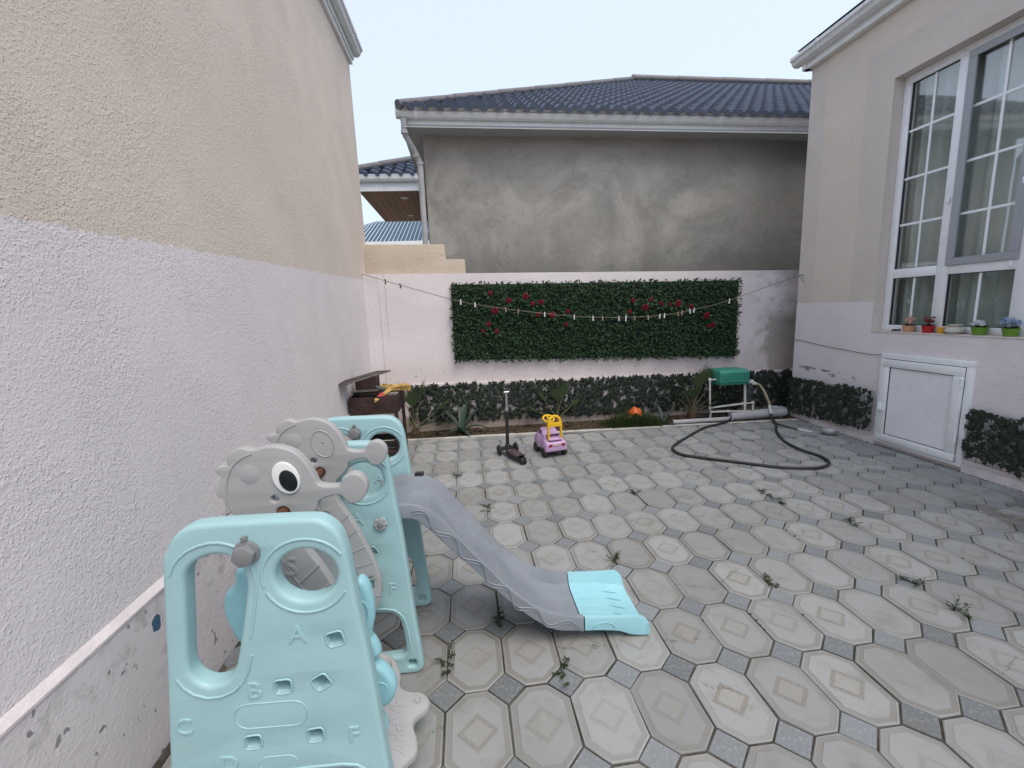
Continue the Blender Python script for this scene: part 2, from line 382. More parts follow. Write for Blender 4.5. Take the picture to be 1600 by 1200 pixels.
def mat_paver(name, kind):
    t = NT(name); o = t.obj(); r = t.rnd(); p = t.pos()
    face = t.mix(r, (.242, .25, .25), (.322, .331, .332))
    n = t.noise(p, 6, 6, .65); n2 = t.noise(p, 42, 4, .7)
    x, y, z = t.xyz(o)
    r2 = t.math('FRACT', t.math('MULTIPLY', r, 17.3)); r3 = t.math('FRACT', t.math('MULTIPLY', r, 41.7))
    if kind == 'face': c = face
    elif kind == 'band': c = t.mix(t.math('MULTIPLY_ADD', r2, .40, .22), face, (.175, .16, .135))
    elif kind == 'emblem':
        pat = t.ramp(t.noise(o, 130, 2, .6), .46, .56)
        c = t.mix(t.math('MULTIPLY', t.math('POWER', r3, .85), t.math('MULTIPLY_ADD', pat, .45, .45)), face, (.20, .18, .145))
    elif kind == 'core':
        pat = t.ramp(t.noise(o, 95, 3, .6), .45, .6)
        c = t.mix(t.math('MULTIPLY', t.math('POWER', r3, .85), t.math('MULTIPLY_ADD', pat, .35, .1)), face, (.30, .265, .20))
    else:
        c = t.mix(r, (.135, .15, .162), (.225, .247, .265))
        c = t.mix(t.math('MULTIPLY', t.ramp(t.noise(o, 60, 4, .7), .5, .62), .4), c, (.36, .36, .35))
    c = t.mix(t.math('MULTIPLY', t.ramp(n, .48, .72), .42), c, (.175, .165, .145))
    c = t.mix(t.math('MULTIPLY', t.ramp(n2, .60, .72), .30), c, (.20, .185, .16))
    big = t.noise(p, 1.1, 5, .65); c = t.mix(t.math('MULTIPLY', t.ramp(big, .45, .70), .24), c, (.17, .165, .15))
    wx, wy, wz = t.xyz(p); mud = t.math('MULTIPLY', t.math('MULTIPLY', t.ramp(wx, 3.35, 3.75), t.band(wy, 2.05, 2.75, .2)), t.ramp(t.noise(t.vmul(p, (1, 1.8, 1)), 3.2, 4), .47, .55))
    c = t.mix(t.math('MULTIPLY', mud, .8), c, (.11, .095, .08))
    pits = t.ramp(t.noise(o, 210, 1, .5), .74, .77); c = t.mix(t.math('MULTIPLY', pits, .55), c, (.09, .085, .08))
    # a hairline crack across about one slab in four
    ang = t.math('MULTIPLY_ADD', r2, 1.2, -.6)
    ln = t.math('SUBTRACT', t.math('MULTIPLY_ADD', x, ang, t.math('MULTIPLY', t.math('SUBTRACT', r3, .5), .12)), y)
    ln = t.math('ABSOLUTE', t.math('ADD', ln, t.math('MULTIPLY', t.math('SUBTRACT', t.noise(p, 22, 5, .7), .5), .10)))
    ck = t.math('MULTIPLY', t.ramp(ln, .0006, .0022, 1., 0.), t.math('GREATER_THAN', t.math('FRACT', t.math('MULTIPLY', r, 7.1)), .74))
    if kind != 'small': c = t.mix(t.math('MULTIPLY', ck, t.ramp(t.noise(p, 12, 2), .38, .5)), c, (.07, .065, .06))
    h = t.math('ADD', t.math('MULTIPLY', n2, .5), t.math('MULTIPLY', t.noise(p, 130, 3), .35))
    return t.out(c, t.ramp(n, .3, .7, .62, .85), t.bump(h, .0016), .3)
M_PAV = [mat_paver('paver_face', 'face'), mat_paver('paver_border', 'band'), mat_paver('paver_emblem', 'emblem'), mat_paver('paver_core', 'core')]
M_PAVS = mat_paver('paver_grey', 'small')
def mat_joint():
    t = NT('joint_dirt'); p = t.pos(); n = t.noise(p, 5, 6, .7)
    c = t.mix(t.ramp(n, .4, .62), (.055, .05, .042), (.11, .10, .085)); c = t.mix(t.ramp(t.noise(p, 9, 4), .58, .7), c, (.035, .05, .02))
    return t.out(c, .95, t.bump(t.noise(p, 120, 4), .004), .1)
M_JOINT = mat_joint()
def mat_soil():
    t = NT('garden_soil'); p = t.pos(); n = t.noise(p, 14, 6, .7)
    c = t.mix(t.ramp(n, .35, .65), (.045, .034, .024), (.125, .095, .068)); c = t.mix(t.ramp(t.noise(p, 60, 3), .62, .7), c, (.20, .16, .115))
    return t.out(c, .95, t.bump(t.noise(p, 70, 5, .7), .02), .1)
M_SOIL = mat_soil()
M_KERB = pmat('kerb_concrete', (.50, .49, .46), .85, .14, 6, .003, 70, .2, 0, .5, (.16, .15, .12), coords='pos')
M_GROUND = pmat('bare_ground', (.16, .14, .11), .95, .2, 1, .01, 20, .1, coords='pos')

M_AQUA = pmat('aqua_plastic', (.345, .555, .585), .40, .035, 5, .0005, 140, .45, 0, .16, (.42, .52, .52))
M_AQUA2 = pmat('aqua_plastic_light', (.30, .585, .655), .40, .04, 5, .0005, 140, .45)
M_GREY = pmat('grey_plastic', (.385, .39, .395), .42, .03, 5, .0005, 140, .4, 0, .05, (.30, .29, .27))
M_SLIDE = pmat('slide_grey_plastic', (.285, .31, .35), .36, .04, 5, .0004, 140, .45, 0, .10, (.38, .38, .37))
def mat_slide():
    t = NT('slide_grey_scuffed'); o = t.obj(); st = t.noise(t.vmul(o, (2.0, 55, 2.0)), 1.0, 4, .65); bl_ = t.noise(o, 7, 5, .65)
    c = t.mix(t.ramp(bl_, .35, .65), (.20, .224, .26), (.235, .26, .297)); c = t.mix(t.math('MULTIPLY', t.ramp(st, .56, .70), .25), c, (.33, .35, .37))
    c = t.mix(t.math('MULTIPLY', t.ramp(t.noise(o, 30, 3), .60, .72), .25), c, (.24, .235, .22))
    return t.out(c, t.ramp(st, .4, .65, .33, .5), None, .45)
M_SLIDE = mat_slide()
M_BOLT = pmat('bolt_grey', (.20, .205, .215), .38, .08, 9, .0003, 100, .45)
M_KNOB = pmat('knob_grey', (.35, .36, .37), .42, .05)
M_EYEW = pmat('eye_white', (.80, .80, .80), .3, .02); M_EYEB = pmat('eye_black', (.012, .013, .016), .3, .1)
M_RUST = pmat('rusty_steel', (.12, .058, .036), .75, .35, 11, .0012, 70, .3, .15, .4, (.045, .032, .028))
M_RUST2 = pmat('dark_brown_steel', (.052, .030, .027), .65, .30, 7, .001, 60, .35, .2, .35, (.10, .07, .055))
M_GRATE = pmat('grate_steel', (.20, .19, .18), .5, .25, 20, 0, 60, .5, .6)
M_ASH = pmat('ash', (.22, .215, .21), .95, .25, 15, .004, 60, .1)
M_STRAW = pmat('broom_straw', (.50, .33, .12), .85, .25, 30, .001, 120, .2); M_BIND = pmat('red_binding', (.42, .05, .06), .6, .1)
M_BLUEST = pmat('blue_grey_metal', (.10, .15, .19), .5, .1)
M_BLACK = pmat('black_plastic', (.022, .022, .024), .45, .15, 8, .0003, 120, .4); M_DECK = pmat('deck_print', (.075, .05, .062), .5, .6, 32)
M_CHROME = pmat('chrome', (.62, .63, .65), .22, .04, 5, 0, 60, .5, .9)
M_TYRE = pmat('wheel_rubber', (.03, .029, .028), .7, .2, 12); M_HUB = pmat('wheel_hub', (.11, .085, .06), .6, .2)
M_LILAC = pmat('lilac_plastic', (.52, .35, .56), .4, .05); M_YEL = pmat('yellow_plastic', (.78, .47, .02), .4, .05)
M_CARGLASS = pmat('toy_window_dark', (.10, .055, .12), .35, .1); M_RED = pmat('lamp_red', (.30, .03, .035), .35, .1); M_STICK = pmat('plate_sticker', (.48, .36, .34), .5, .2, 60)
M_GREENBOX = pmat('green_plastic', (.04, .25, .185), .45, .07, 5, .0005, 80, .4, 0, .12, (.13, .26, .20))
M_PVC = pmat('pvc_white', (.62, .62, .60), .45, .08, 8, 0, 60, .4, 0, .3, (.30, .28, .25)); M_PVCGREY = pmat('pvc_grey', (.40, .41, .42), .5, .08, 5, 0, 60, .4, 0, .4, (.2, .19, .17))
M_HOSE = pmat('hose_black', (.026, .029, .031), .5, .2, 9, .0003, 60, .4); M_HOSE2 = pmat('hose_tan', (.37, .32, .22), .55, .2, 7); M_HOSE3 = pmat('hose_dark_tan', (.10, .09, .075), .55, .3, 7)
M_BAG = pmat('dark_bag', (.03, .036, .045), .4, .3, 20, .006, 30, .5)
M_ORANGE = pmat('orange_plastic', (.62, .135, .035), .4, .12, 9); M_DISH = pmat('white_dish', (.48, .48, .49), .45, .12, 12, 0, 60, .4, 0, .4, (.3, .28, .27))
M_WIRE = pmat('line_cord', (.17, .15, .13), .8, .2); M_PINW = pmat('pin_white', (.70, .71, .70), .5, .05); M_PIND = pmat('pin_brown', (.09, .055, .045), .6, .1); M_PINT = pmat('pin_wood', (.36, .27, .18), .7, .1)
M_STEEL = pmat('hook_steel', (.30, .28, .26), .5, .15, 12, 0, 60, .5, .7)

def leafmat(name, a, b, rough=.5, tr=.25, scale=60):
    t = NT(name); p = t.pos(); g = t.n.new('ShaderNodeNewGeometry')
    f = t.math('MULTIPLY_ADD', g.outputs['Random Per Island'], .6, t.math('MULTIPLY', t.rnd(), .4))
    c = t.mix(f, a, b); c = t.mix(t.math('MULTIPLY', t.ramp(t.noise(p, scale, 2), .4, .7), .35), c, mul(a, .7))
    t.out(c, rough, None, .35)
    tl = t.n.new('ShaderNodeBsdfTranslucent'); t.l.new(c, tl.inputs[0]); mx = t.n.new('ShaderNodeMixShader'); mx.inputs[0].default_value = tr
    t.l.new(t.b.outputs[0], mx.inputs[1]); t.l.new(tl.outputs[0], mx.inputs[2]); t.l.new(mx.outputs[0], t.n['Material Output'].inputs[0]); return t.m
M_HEDGE = leafmat('hedge_leaf', (.016, .042, .018), (.048, .105, .042), .5, .1)
M_HBACK = pmat('hedge_mat_dark', (.008, .018, .012), .9, .2)
M_IVY = leafmat('ivy_leaf', (.014, .024, .017), (.040, .055, .038), .6, .08)
M_NET = pmat('net_black', (.012, .013, .012), .7, .1)
M_PALM = leafmat('palm_leaf', (.035, .065, .030), (.085, .12, .05), .5, .2); M_PALMST = pmat('palm_stem', (.16, .15, .075), .7, .2, 20); M_FIBRE = pmat('palm_fibre', (.085, .055, .035), .95, .35, 30, .004, 60)
M_AGAVE = leafmat('agave_leaf', (.032, .055, .045), (.055, .085, .068), .5, .1); M_GRASS = leafmat('grass_blade', (.022, .045, .012), (.06, .10, .025), .6, .25)
M_WEED = leafmat('weed_leaf', (.025, .045, .015), (.06, .085, .03), .6, .25); M_DRY = pmat('dead_leaf', (.16, .10, .055), .9, .3, 20)
M_ROSE = leafmat('rose_petal', (.12, .004, .012), (.25, .010, .026), .55, .15); M_ROSELEAF = leafmat('rose_leaf', (.015, .05, .022), (.04, .09, .04), .5, .15)

# ------------------------------------------------------------------ ground and paving
PX, PY, CUT = .25, .36455, .079
LX0, LY0 = -.1655, 1.6075            # one grey square sits here; the lattice repeats from it
g = MB().add([(-60, -40, -.06), (60, -40, -.06), (60, 120, -.06), (-60, 120, -.06)], [(0, 1, 2, 3)]).build('ground', M_GROUND); struct(g)
paving = struct(MB().bx(-1.30, 4.34, -2.2, 5.46, -.055, -.007).build('paving', M_JOINT))

def octo(hx, hy, cut): return [(hx - cut, -hy), (hx, -hy + cut), (hx, hy - cut), (hx - cut, hy), (-hx + cut, hy), (-hx, hy - cut), (-hx, -hy + cut), (-hx + cut, -hy)]
def paver_mesh(seed):
    rnd = random.Random(seed); m = MB(); k = .0035
    def ring(d, z, j=0.):
        c = CUT - d * .586
        return [(x + rnd.uniform(-j, j), y + rnd.uniform(-j, j), z) for x, y in octo(PX / 2 - d, PY / 2 - d, c)]
    rings = [ring(k, -.03), ring(k, -.0035, .0018), ring(k + .004, 0, .0016), ring(.0105, 0), ring(.0115, -.0010), ring(.0285, -.0010), ring(.0305, .0004)]
    vs = [v for q in rings for v in q]; n = 8
    for i in range(len(rings) - 1):
        mi = 1 if i in (3, 4, 5) else 0
        m.add([], [], 0)
        for j in range(n):
            m.f.append((i * n + j, i * n + (j + 1) % n, (i + 1) * n + (j + 1) % n, (i + 1) * n + j)); m.mi.append(mi)
    m.v = vs + m.v
    m.f.append(tuple(range((len(rings) - 1) * n, len(rings) * n))); m.mi.append(0)
    a, b = .079, .056; z = .0009                       # the cast lozenge in the middle
    R1 = [(a, 0, z), (0, a, z), (-a, 0, z), (0, -a, z)]; R2 = [(b, 0, z), (0, b, z), (-b, 0, z), (0, -b, z)]
    m.add(R1 + R2, [(i, (i + 1) % 4, (i + 1) % 4 + 4, i + 4) for i in range(4)], 2)
    m.add([(x, y, z + .0005) for x, y, _ in R2], [(0, 1, 2, 3)], 3)
    me = bpy.data.meshes.new('octagonal_paver'); me.from_pydata(m.v, [], m.f)
    for q in M_PAV: me.materials.append(q)
    me.polygons.foreach_set('material_index', m.mi); me.update(); return me
OCT = [paver_mesh(i) for i in range(5)]
def square_mesh():
    h = CUT - .0045; m = MB()
    R0 = lambda d, z: [(h - d, 0, z), (0, h - d, z), (-h + d, 0, z), (0, -h + d, z)]
    rs = [R0(0, -.03), R0(0, -.003), R0(.004, 0), R0(.014, 0), R0(.016, -.0008)]
    vs = [v for q in rs for v in q]; fs = [(i * 4 + j, i * 4 + (j + 1) % 4, i * 4 + 4 + (j + 1) % 4, i * 4 + 4 + j) for i in range(4) for j in range(4)] + [(16, 17, 18, 19)]
    return m.add(vs, fs).mesh('square_paver', M_PAVS)
SQ = square_mesh()
rp = random.Random(3)
kerb_y = lambda x: 5.415 - .05 * (x + .8)
rest = MB(); rest_s = MB()
for j in range(-7, 12):
    for i in range(-5, 19):
        for kind in (0, 1):
            x = LX0 + (i + .5 * (1 - kind)) * PX; y = LY0 + (j + .5 * (1 - kind)) * PY
            if x < -1.28 or x > 4.36 or y > kerb_y(x) + .10 or y < -2.0: continue
            near = y < .85 or x < -.95
            if near:
                me = SQ if kind else OCT[0]
                tgt = rest_s if kind else rest
                o0 = len(tgt.v); tgt.v += [(v.co.x + x, v.co.y + y, v.co.z) for v in me.vertices]
                for pl in me.polygons: tgt.f.append(tuple(q + o0 for q in pl.vertices)); tgt.mi.append(pl.material_index)
                continue
            o = link('square_paver' if kind else 'octagonal_paver', SQ if kind else OCT[rp.randrange(5)], paving, loc=(x + rp.uniform(-.002, .002), y + rp.uniform(-.002, .002), rp.uniform(-.0025, .0012)))
            o.rotation_euler = (rp.uniform(-.006, .006), rp.uniform(-.006, .006), rp.uniform(-.009, .009) + (0 if kind else math.pi * rp.randrange(2)))
stuff(rest.build('octagonal_paver_course', M_PAV, paving)); stuff(rest_s.build('square_paver_course', M_PAVS, paving))

# kerb strip and planted bed
kb = MB()
xs = [-1.3 + i * .62 for i in range(10)]
struct(MB().prism([(-1.3, kerb_y(-1.3) + .05), (4.7, kerb_y(4.7) + .05), (4.7, 5.90), (-1.3, 5.90)], 'z', -.05, .002).build('garden_bed', M_SOIL))
kerb = struct(MB().prism([(-1.3, kerb_y(-1.3) + .004), (4.28, kerb_y(4.28) + .004), (4.28, kerb_y(4.28) + .05), (-1.3, kerb_y(-1.3) + .05)], 'z', -.05, -.004).build('kerb', M_JOINT))
for i, x in enumerate(xs[:-1]):
    a, b = x + .003, min(xs[i + 1] - .003, 4.27)
    pb = MB().prism([(a, kerb_y(a)), (b, kerb_y(b)), (b, kerb_y(b) + .055), (a, kerb_y(a) + .055)], 'z', -.05, .008 + rp.uniform(-.002, .003))
    pb.build('kerb_stone', M_KERB, kerb, 40, .004, 2)

# soil clods and stones in the bed
cl = MB()
for i in range(520):
    x = rp.uniform(-1.1, 4.2); y = rp.uniform(kerb_y(x) + .07, 5.78); s = rp.uniform(.006, .022)
    cl.box((x, y, .002), (s * 1.6, s * 1.2, s), (rp.uniform(0, 3), rp.uniform(0, 3), rp.uniform(0, 3)))
clo = cl.build('soil_clods', M_SOIL); stuff(clo); tag(clo, 'loose dark soil clods strewn along the planted bed', 'soil')

# ------------------------------------------------------------------ left house
def gutter_profile(y0, sgn, z): # K-style gutter: list of (offset, z)
    return [(0, z), (0, z - .10), (sgn * .05, z - .105), (sgn * .085, z - .085), (sgn * .10, z - .05), (sgn * .12, z - .035), (sgn * .12, z), (sgn * .112, z), (sgn * .112, z - .028), (sgn * .008, z - .028), (sgn * .008, z)]
lh = thing('house', 'left beige house whose stuccoed side wall is painted lilac white below', 'house', (-1.9, 3, 0))
MB().bx(-4.5, -1.219, -3.5, 6.02, -.05, 4.60).build('wall', M_LEFT, lh)
MB().prism([(-1.23, -.05), (-1.20, -.05), (-1.20, .560), (-1.217, .585), (-1.23, .585)], 'y', -3.5, 5.95).build('plinth', M_PLINTH, lh)
lg = MB().prism([(-1.2005, .556), (-1.196, .558), (-1.196, .567), (-1.220, .590), (-1.220, .556)], 'y', -3.5, 5.96); lg.build('plinth_ledge', M_LEDGE, lh)
MB().bx(-1.234, -1.185, -3.5, 6.06, 4.55, 4.68).build('fascia', M_FASCIA, lh)
MB().bx(-1.184, -1.165, -3.5, 6.07, 4.60, 4.64).build('fascia_trim', M_FASCIA, lh)
gm = MB(); gm.prism([(-1.184 + a, b + .04) for a, b in gutter_profile(0, 1, 4.72)], 'y', -3.5, 6.12); gu = gm.build('gutter', M_GUTTER, lh)
for y in (5.75, 5.0, 4.2): MB().prism([(-1.184 + a * 1.06, b * 1.0 + .04) for a, b in gutter_profile(0, 1, 4.722)], 'y', y, y + .03).build('gutter_bracket', M_FASCIA, gu)
MB().add([(-1.24, -3.5, 4.68), (-1.24, 6.05, 4.68), (-4.5, 6.05, 6.0), (-4.5, -3.5, 6.0)], [(0, 1, 2, 3)]).build('roof', M_ROOF, lh)

# ------------------------------------------------------------------ boundary wall at the back + stepped wall
bw = MB(); za, zb, xa, xb = 2.062, 1.925, -1.236, 5.2
bw.add([(xa, 5.8, -.05), (xb, 5.8, -.05), (xb, 5.8, zb), (xa, 5.8, za), (xa, 5.98, -.05), (xb, 5.98, -.05), (xb, 5.98, zb + .01), (xa, 5.98, za + .01)], [(0, 1, 2, 3), (5, 4, 7, 6), (3, 2, 6, 7), (0, 3, 7, 4), (1, 5, 6, 2), (0, 4, 5, 1)])
bwall = thing('boundary_wall', 'pale pink rendered garden wall across the back of the yard', 'wall', (1.9, 5.89, 0)); bw.build('wall', M_BOUND, bwall)
MB().bx(-1.234, -1.06, 5.70, 5.799, -.05, 2.05).build('corner_pier', M_BOUND, bwall)
MB().prism([(-1.05, .61), (4.9, .53), (4.9, .565), (-1.05, .645)], 'y', 5.778, 5.7995).build('plinth_ledge', M_LEDGE, bwall)
sw = MB().prism([(-1.8, 2.0), (.035, 2.03), (.03, 2.215), (-.215, 2.222), (-.22, 2.405), (-1.8, 2.44)], 'y', 5.86, 6.06)
tag(sw.build('stepped_wall', M_STEP, None, 40, .008, 2), 'short beige stepped wall rising above the left end of the pink garden wall', 'wall')

# ------------------------------------------------------------------ neighbour house with blue tiled roof
nh = thing('house', 'neighbouring house with bare grey cement wall and blue tiled hip roof', 'house', (3, 8.5, 0))
TL = -.0150
tz = lambda x: TL * x                                     # the eaves fall slightly to the right
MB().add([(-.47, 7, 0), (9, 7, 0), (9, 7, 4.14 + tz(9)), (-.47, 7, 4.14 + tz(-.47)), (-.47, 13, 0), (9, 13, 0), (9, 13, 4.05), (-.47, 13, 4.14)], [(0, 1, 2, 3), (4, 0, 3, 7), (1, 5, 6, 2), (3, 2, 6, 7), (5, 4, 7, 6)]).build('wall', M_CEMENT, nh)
def sheared(m, f=tz):
    m.v = [(x, y, z + f(x)) for x, y, z in m.v]; return m
sheared(MB().bx(-.74, 9, 6.70, 7.02, 4.085, 4.10)).build('soffit', M_SOFFIT, nh)
MB().bx(-.74, -.45, 7.021, 13, 4.09, 4.105).build('soffit', M_SOFFIT, nh)
fa = sheared(MB().bx(-.66, 9, 6.795, 6.83, 4.095, 4.30)).build('fascia', M_FASCIA, nh)
sheared(MB().bx(-.66, 9, 6.785, 6.794, 4.14, 4.155)).build('fascia_groove', M_SOFFIT, fa)
sheared(MB().bx(-.66, 9, 6.778, 6.794, 4.095, 4.112)).build('fascia_lip', M_FASCIA, fa)
MB().bx(-.70, -.661, 6.80, 13, 4.10, 4.30).build('fascia', M_FASCIA, nh)
gm = MB(); prof = [(0, .0), (0, -.115), (-.04, -.125), (-.085, -.11), (-.11, -.07), (-.122, -.01), (-.13, .0), (-.115, .0), (-.105, -.02), (-.01, -.02), (-.01, 0)]
gm.prism([(6.794 + a, 4.335 + b) for a, b in prof], 'x', -.80, 9); sheared(gm); gu = gm.build('gutter', M_GUTTER, nh)
for k in range(9):
    x = -.55 + .62 * k + (.1 if k % 2 else 0)
    b = MB().prism([(6.796 + a * 1.06, 4.337 + b * 1.05) for a, b in prof], 'x', x, x + .045); sheared(b).build('gutter_bracket', M_FASCIA, gu)
MB().prism([(-.66 - .0 - (-a), 4.348 + b) for a, b in prof], 'y', 6.80, 12.8).build('gutter', M_GUTTER, nh)
dp = MB().tube([(-.70, 6.74, 4.22), (-.70, 6.74, 4.10), (-.695, 6.78, 4.02), (-.60, 6.88, 3.86), (-.545, 6.95, 3.74), (-.53, 6.955, 3.66), (-.535, 6.955, 2.0)], .042, 12); dpo = dp.build('downpipe', M_PVCGREY, nh, 50)
for z in (4.05, 3.80, 3.70): MB().tube([(-.70 if z > 4 else -.585 if z > 3.75 else -.53, 6.75 if z > 4 else 6.905 if z > 3.75 else 6.955, z + .022), (-.70 if z > 4 else -.575 if z > 3.75 else -.53, 6.752 if z > 4 else 6.915 if z > 3.75 else 6.955, z - .022)], .051, 12).build('pipe_collar', M_PVCGREY, dpo, 50)

# roof: every pressed tile a piece, waves along x, courses up the slope
E0 = Vector((-.74, 6.64, 4.335)); SL = .545; RD = 5.3       # eave corner, rise per metre, plan depth to the ridge
PITCH, COURSE = .20, .33
nC = int(RD / (COURSE / math.sqrt(1 + SL * SL))) + 1
cdy = COURSE / math.sqrt(1 + SL * SL)
rb = MB(); rb.add([(-.73, 6.66, 4.30), (12, 6.66, 4.12), (12, 11.93, 6.98), (-.74 + RD, 11.93, 7.15)], [(0, 1, 2, 3)])
rb.add([(-.73, 6.66, 4.30), (-.74 + RD, 11.93, 7.15), (-.74, 13.2, 4.30)], [(0, 1, 2)])
roof = rb.build('roof', M_ROOF, nh)
def roof_tile(ix, ic, clip=False):
    NS, x0, y0 = 8, E0.x + ix * PITCH, E0.y + ic * cdy
    prof = [(k / NS, .026 * math.sin(2 * math.pi * k / NS) + .010 * math.sin(4 * math.pi * k / NS + .6)) for k in range(NS + 1)]
    vs = []
    for dy, up in ((-.012, -.026), (-.012, .040), (cdy * .5, .018), (cdy + .02, -.004)):
        for u, h in prof: vs.append((x0 + u * PITCH, y0 + dy, E0.z + (ic * cdy + dy) * SL + up + h))
    n = NS + 1; fs = [(r * n + k, r * n + k + 1, (r + 1) * n + k + 1, (r + 1) * n + k) for r in range(3) for k in range(NS)]
    m = MB().add(vs, fs)
    if clip:
        bm = bmesh.new(); bv = [bm.verts.new(v) for v in m.v]
        for f in m.f: bm.faces.new([bv[i] for i in f])
        no = Vector((1, -1, 0)).normalized()
        bmesh.ops.bisect_plane(bm, geom=bm.verts[:] + bm.edges[:] + bm.faces[:], plane_co=(E0.x + .02, E0.y, 0), plane_no=no, clear_inner=True)
        bm.verts.index_update(); m = MB(); m.v = [tuple(v.co) for v in bm.verts]; m.f = [tuple(v.index for v in f.verts) for f in bm.faces]; m.mi = [0] * len(m.f); bm.free()
    return m
T0 = roof_tile(0, 0); tile_me = T0.mesh('roof_tile', M_ROOF, 35)
far = MB(); cnt = 0; cells = []
for ic in range(nC):
    for ix in range(0, 56):
        xl = ix * PITCH; yb = ic * cdy
        if xl + PITCH < yb - .02: continue
        X = E0.x + xl; Y = E0.y + yb
        if X > .80 * Y + .6: continue
        cells.append((Y + .3 * abs(X - 2), ix, ic, xl < yb + cdy + .03))
cells.sort()
for n, (_, ix, ic, clip) in enumerate(cells):
    sh = tz(E0.x + ix * PITCH)
    if n < 300:
        if clip:
            m = roof_tile(ix, ic, True)
            if not m.f: continue
            m.v = [(x, y, z + sh) for x, y, z in m.v]; m.build('roof_tile', M_ROOF, roof, 35)
        else:
            o = link('roof_tile', tile_me, roof, loc=(ix * PITCH, ic * cdy, ic * cdy * SL + sh + rp.uniform(-.002, .002)))
    else:
        m = roof_tile(ix, ic, clip); o0 = len(far.v); far.v += [(x, y, z + sh) for x, y, z in m.v]
        far.f += [tuple(i + o0 for i in f) for f in m.f]; far.mi += m.mi
stuff(far.build('far_roof_tiles', M_ROOF, roof, 35))
hip = [Vector((-.755, 6.63, 4.355)), Vector((-.74 + RD, 11.94, 7.22))]
for k in range(7):
    a = hip[0].lerp(hip[1], k / 7); b = hip[0].lerp(hip[1], (k + 1.03) / 7); MB().tube([a, b], [.058, .052], 10).build('hip_cap', M_CAP, roof, 50)
for k in range(6):
    a = Vector((-.76 + RD + k * 1.2, 11.94, 7.235 - .015 * k * 1.2)); b = a + Vector((1.23, 0, -.018)); MB().tube([a, b], [.085, .078], 10).build('ridge_cap', M_CAP, roof, 50)

# ------------------------------------------------------------------ far house with timber soffit
fh = thing('house', 'distant house corner with blue tiles, white gutter and timber plank soffit', 'house', (-1.5, 11.5, 0))
MB().bx(-.9, 2.6, 13.12, 17, 0, 4.1).build('wall', M_STEP, fh)
MB().bx(-2.06, .5, 10, 13.1, 4.118, 4.25).build('porch_slab', M_SOFFIT, fh)
sf = MB().bx(-2.06, .5, 10.0, 13.1, 4.112, 4.117).build('soffit', M_WOOD, fh)
for k in range(15):
    x = -2.06 + k * .148; MB().bx(x + .003, x + .145, 10.0, 13.1, 4.098, 4.1115).build('soffit_plank', M_WOOD, sf)
for x, y in ((-1.20, 10.55), (-1.28, 12.35)):
    d = MB().lathe([(.0, 4.094), (.07, 4.094), (.085, 4.09), (.09, 4.0975)], 16, (x, y, 0)); d.build('downlight', M_LAMPTRIM, sf, 40)
MB().bx(-2.20, .5, 9.955, 9.995, 4.10, 4.27).build('fascia', M_FASCIA, fh)
gp = MB().prism([(9.954 + a, 4.385 + b) for a, b in prof], 'x', -2.3, .5); gp.build('gutter', M_GUTTER, fh)
fr = MB().add([(-2.25, 9.85, 4.40), (1, 9.85, 4.40), (1, 13, 6.0), (.0, 12, 5.45)], [(0, 1, 2, 3)]).build('roof', M_ROOF, fh)
for ic in range(5):
    for ix in range(10):
        x0 = -2.25 + ix * .235 + .0; y0 = 9.83 + ic * .3
        if x0 < -2.25 + ic * .3 - .05 or x0 > -.2: continue
        m = roof_tile(0, 0, False); m.v = [(x - E0.x + x0, y - E0.y + y0, z - E0.z + 4.415 + ic * .3 * .49 - (y - E0.y) * (SL - .49)) for x, y, z in m.v]; m.build('roof_tile', M_ROOF, fr, 35)
for k in range(3):
    a = Vector((-2.30, 9.8, 4.44)); b = Vector((-.4, 11.75, 5.40)); MB().tube([a.lerp(b, k / 3), a.lerp(b, (k + 1.03) / 3)], [.08, .072], 10).build('hip_cap', M_CAP, fr, 50)

ch = thing('building', 'farthest low building with ribbed blue sheet metal roof', 'building', (-2.4, 18.5, 0))
MB().bx(-6, 1, 17.2, 24, 0, 4.15).build('wall', M_STEP, ch)
rv = MB()
n = 44
for k in range(n):
    x0 = -5.2 + k * .15
    for a, b, h in ((0, .10, 0), (.10, .15, .035)):
        zt = lambda x: 5.55 + .25 * min(0, x + 3.6)
        P = [(x0 + a, 17, 4.13 + h), (x0 + b, 17, 4.13 + h), (x0 + b, 20.5, zt(x0 + b) + h), (x0 + a, 20.5, zt(x0 + a) + h)]; rv.add(P, [(0, 1, 2, 3)])
rv.build('sheet_roof', M_METALROOF, ch)
MB().bx(-5.2, 1.4, 16.94, 16.99, 4.03, 4.17).build('fascia', M_FASCIA, ch)

# ------------------------------------------------------------------ right house
rh = thing('house', 'right house with big white window, flower pots and white hatch door', 'house', (5.6, 3, 0))
WY0, WY1, WZ0, WZ1 = 1.35, 4.295, 1.185, 3.62
X0, XF, XB = 4.27, 4.38, 4.50
w = MB()
w.bx(X0, XB, -3, WY0, -.05, 4.42); w.bx(X0, XB, WY1, 5.39, -.05, 4.42)
w.bx(X0, XB, WY0, WY1, WZ1, 4.42); w.bx(X0, XB, WY0, WY1, -.05, WZ0)
me = w.mesh('wall', M_RIGHT)
bm = bmesh.new(); bm.from_mesh(me); bmesh.ops.remove_doubles(bm, verts=bm.verts, dist=1e-4)
dup = {}
for f in bm.faces: dup.setdefault(tuple(sorted(v.index for v in f.verts)), []).append(f)
bmesh.ops.delete(bm, geom=[f for l in dup.values() if len(l) > 1 for f in l], context='FACES'); bm.to_mesh(me); bm.free()
link('wall', me, rh)
MB().bx(XB + .001, 9, 5.27, 5.389, -.05, 4.42).build('wall', M_RIGHT, rh)
rm = MB().bx(XB + .002, 8.5, -2.9, 5.26, .6, 4.3); rm.f.pop(5 if False else -1); 
rmo = MB()
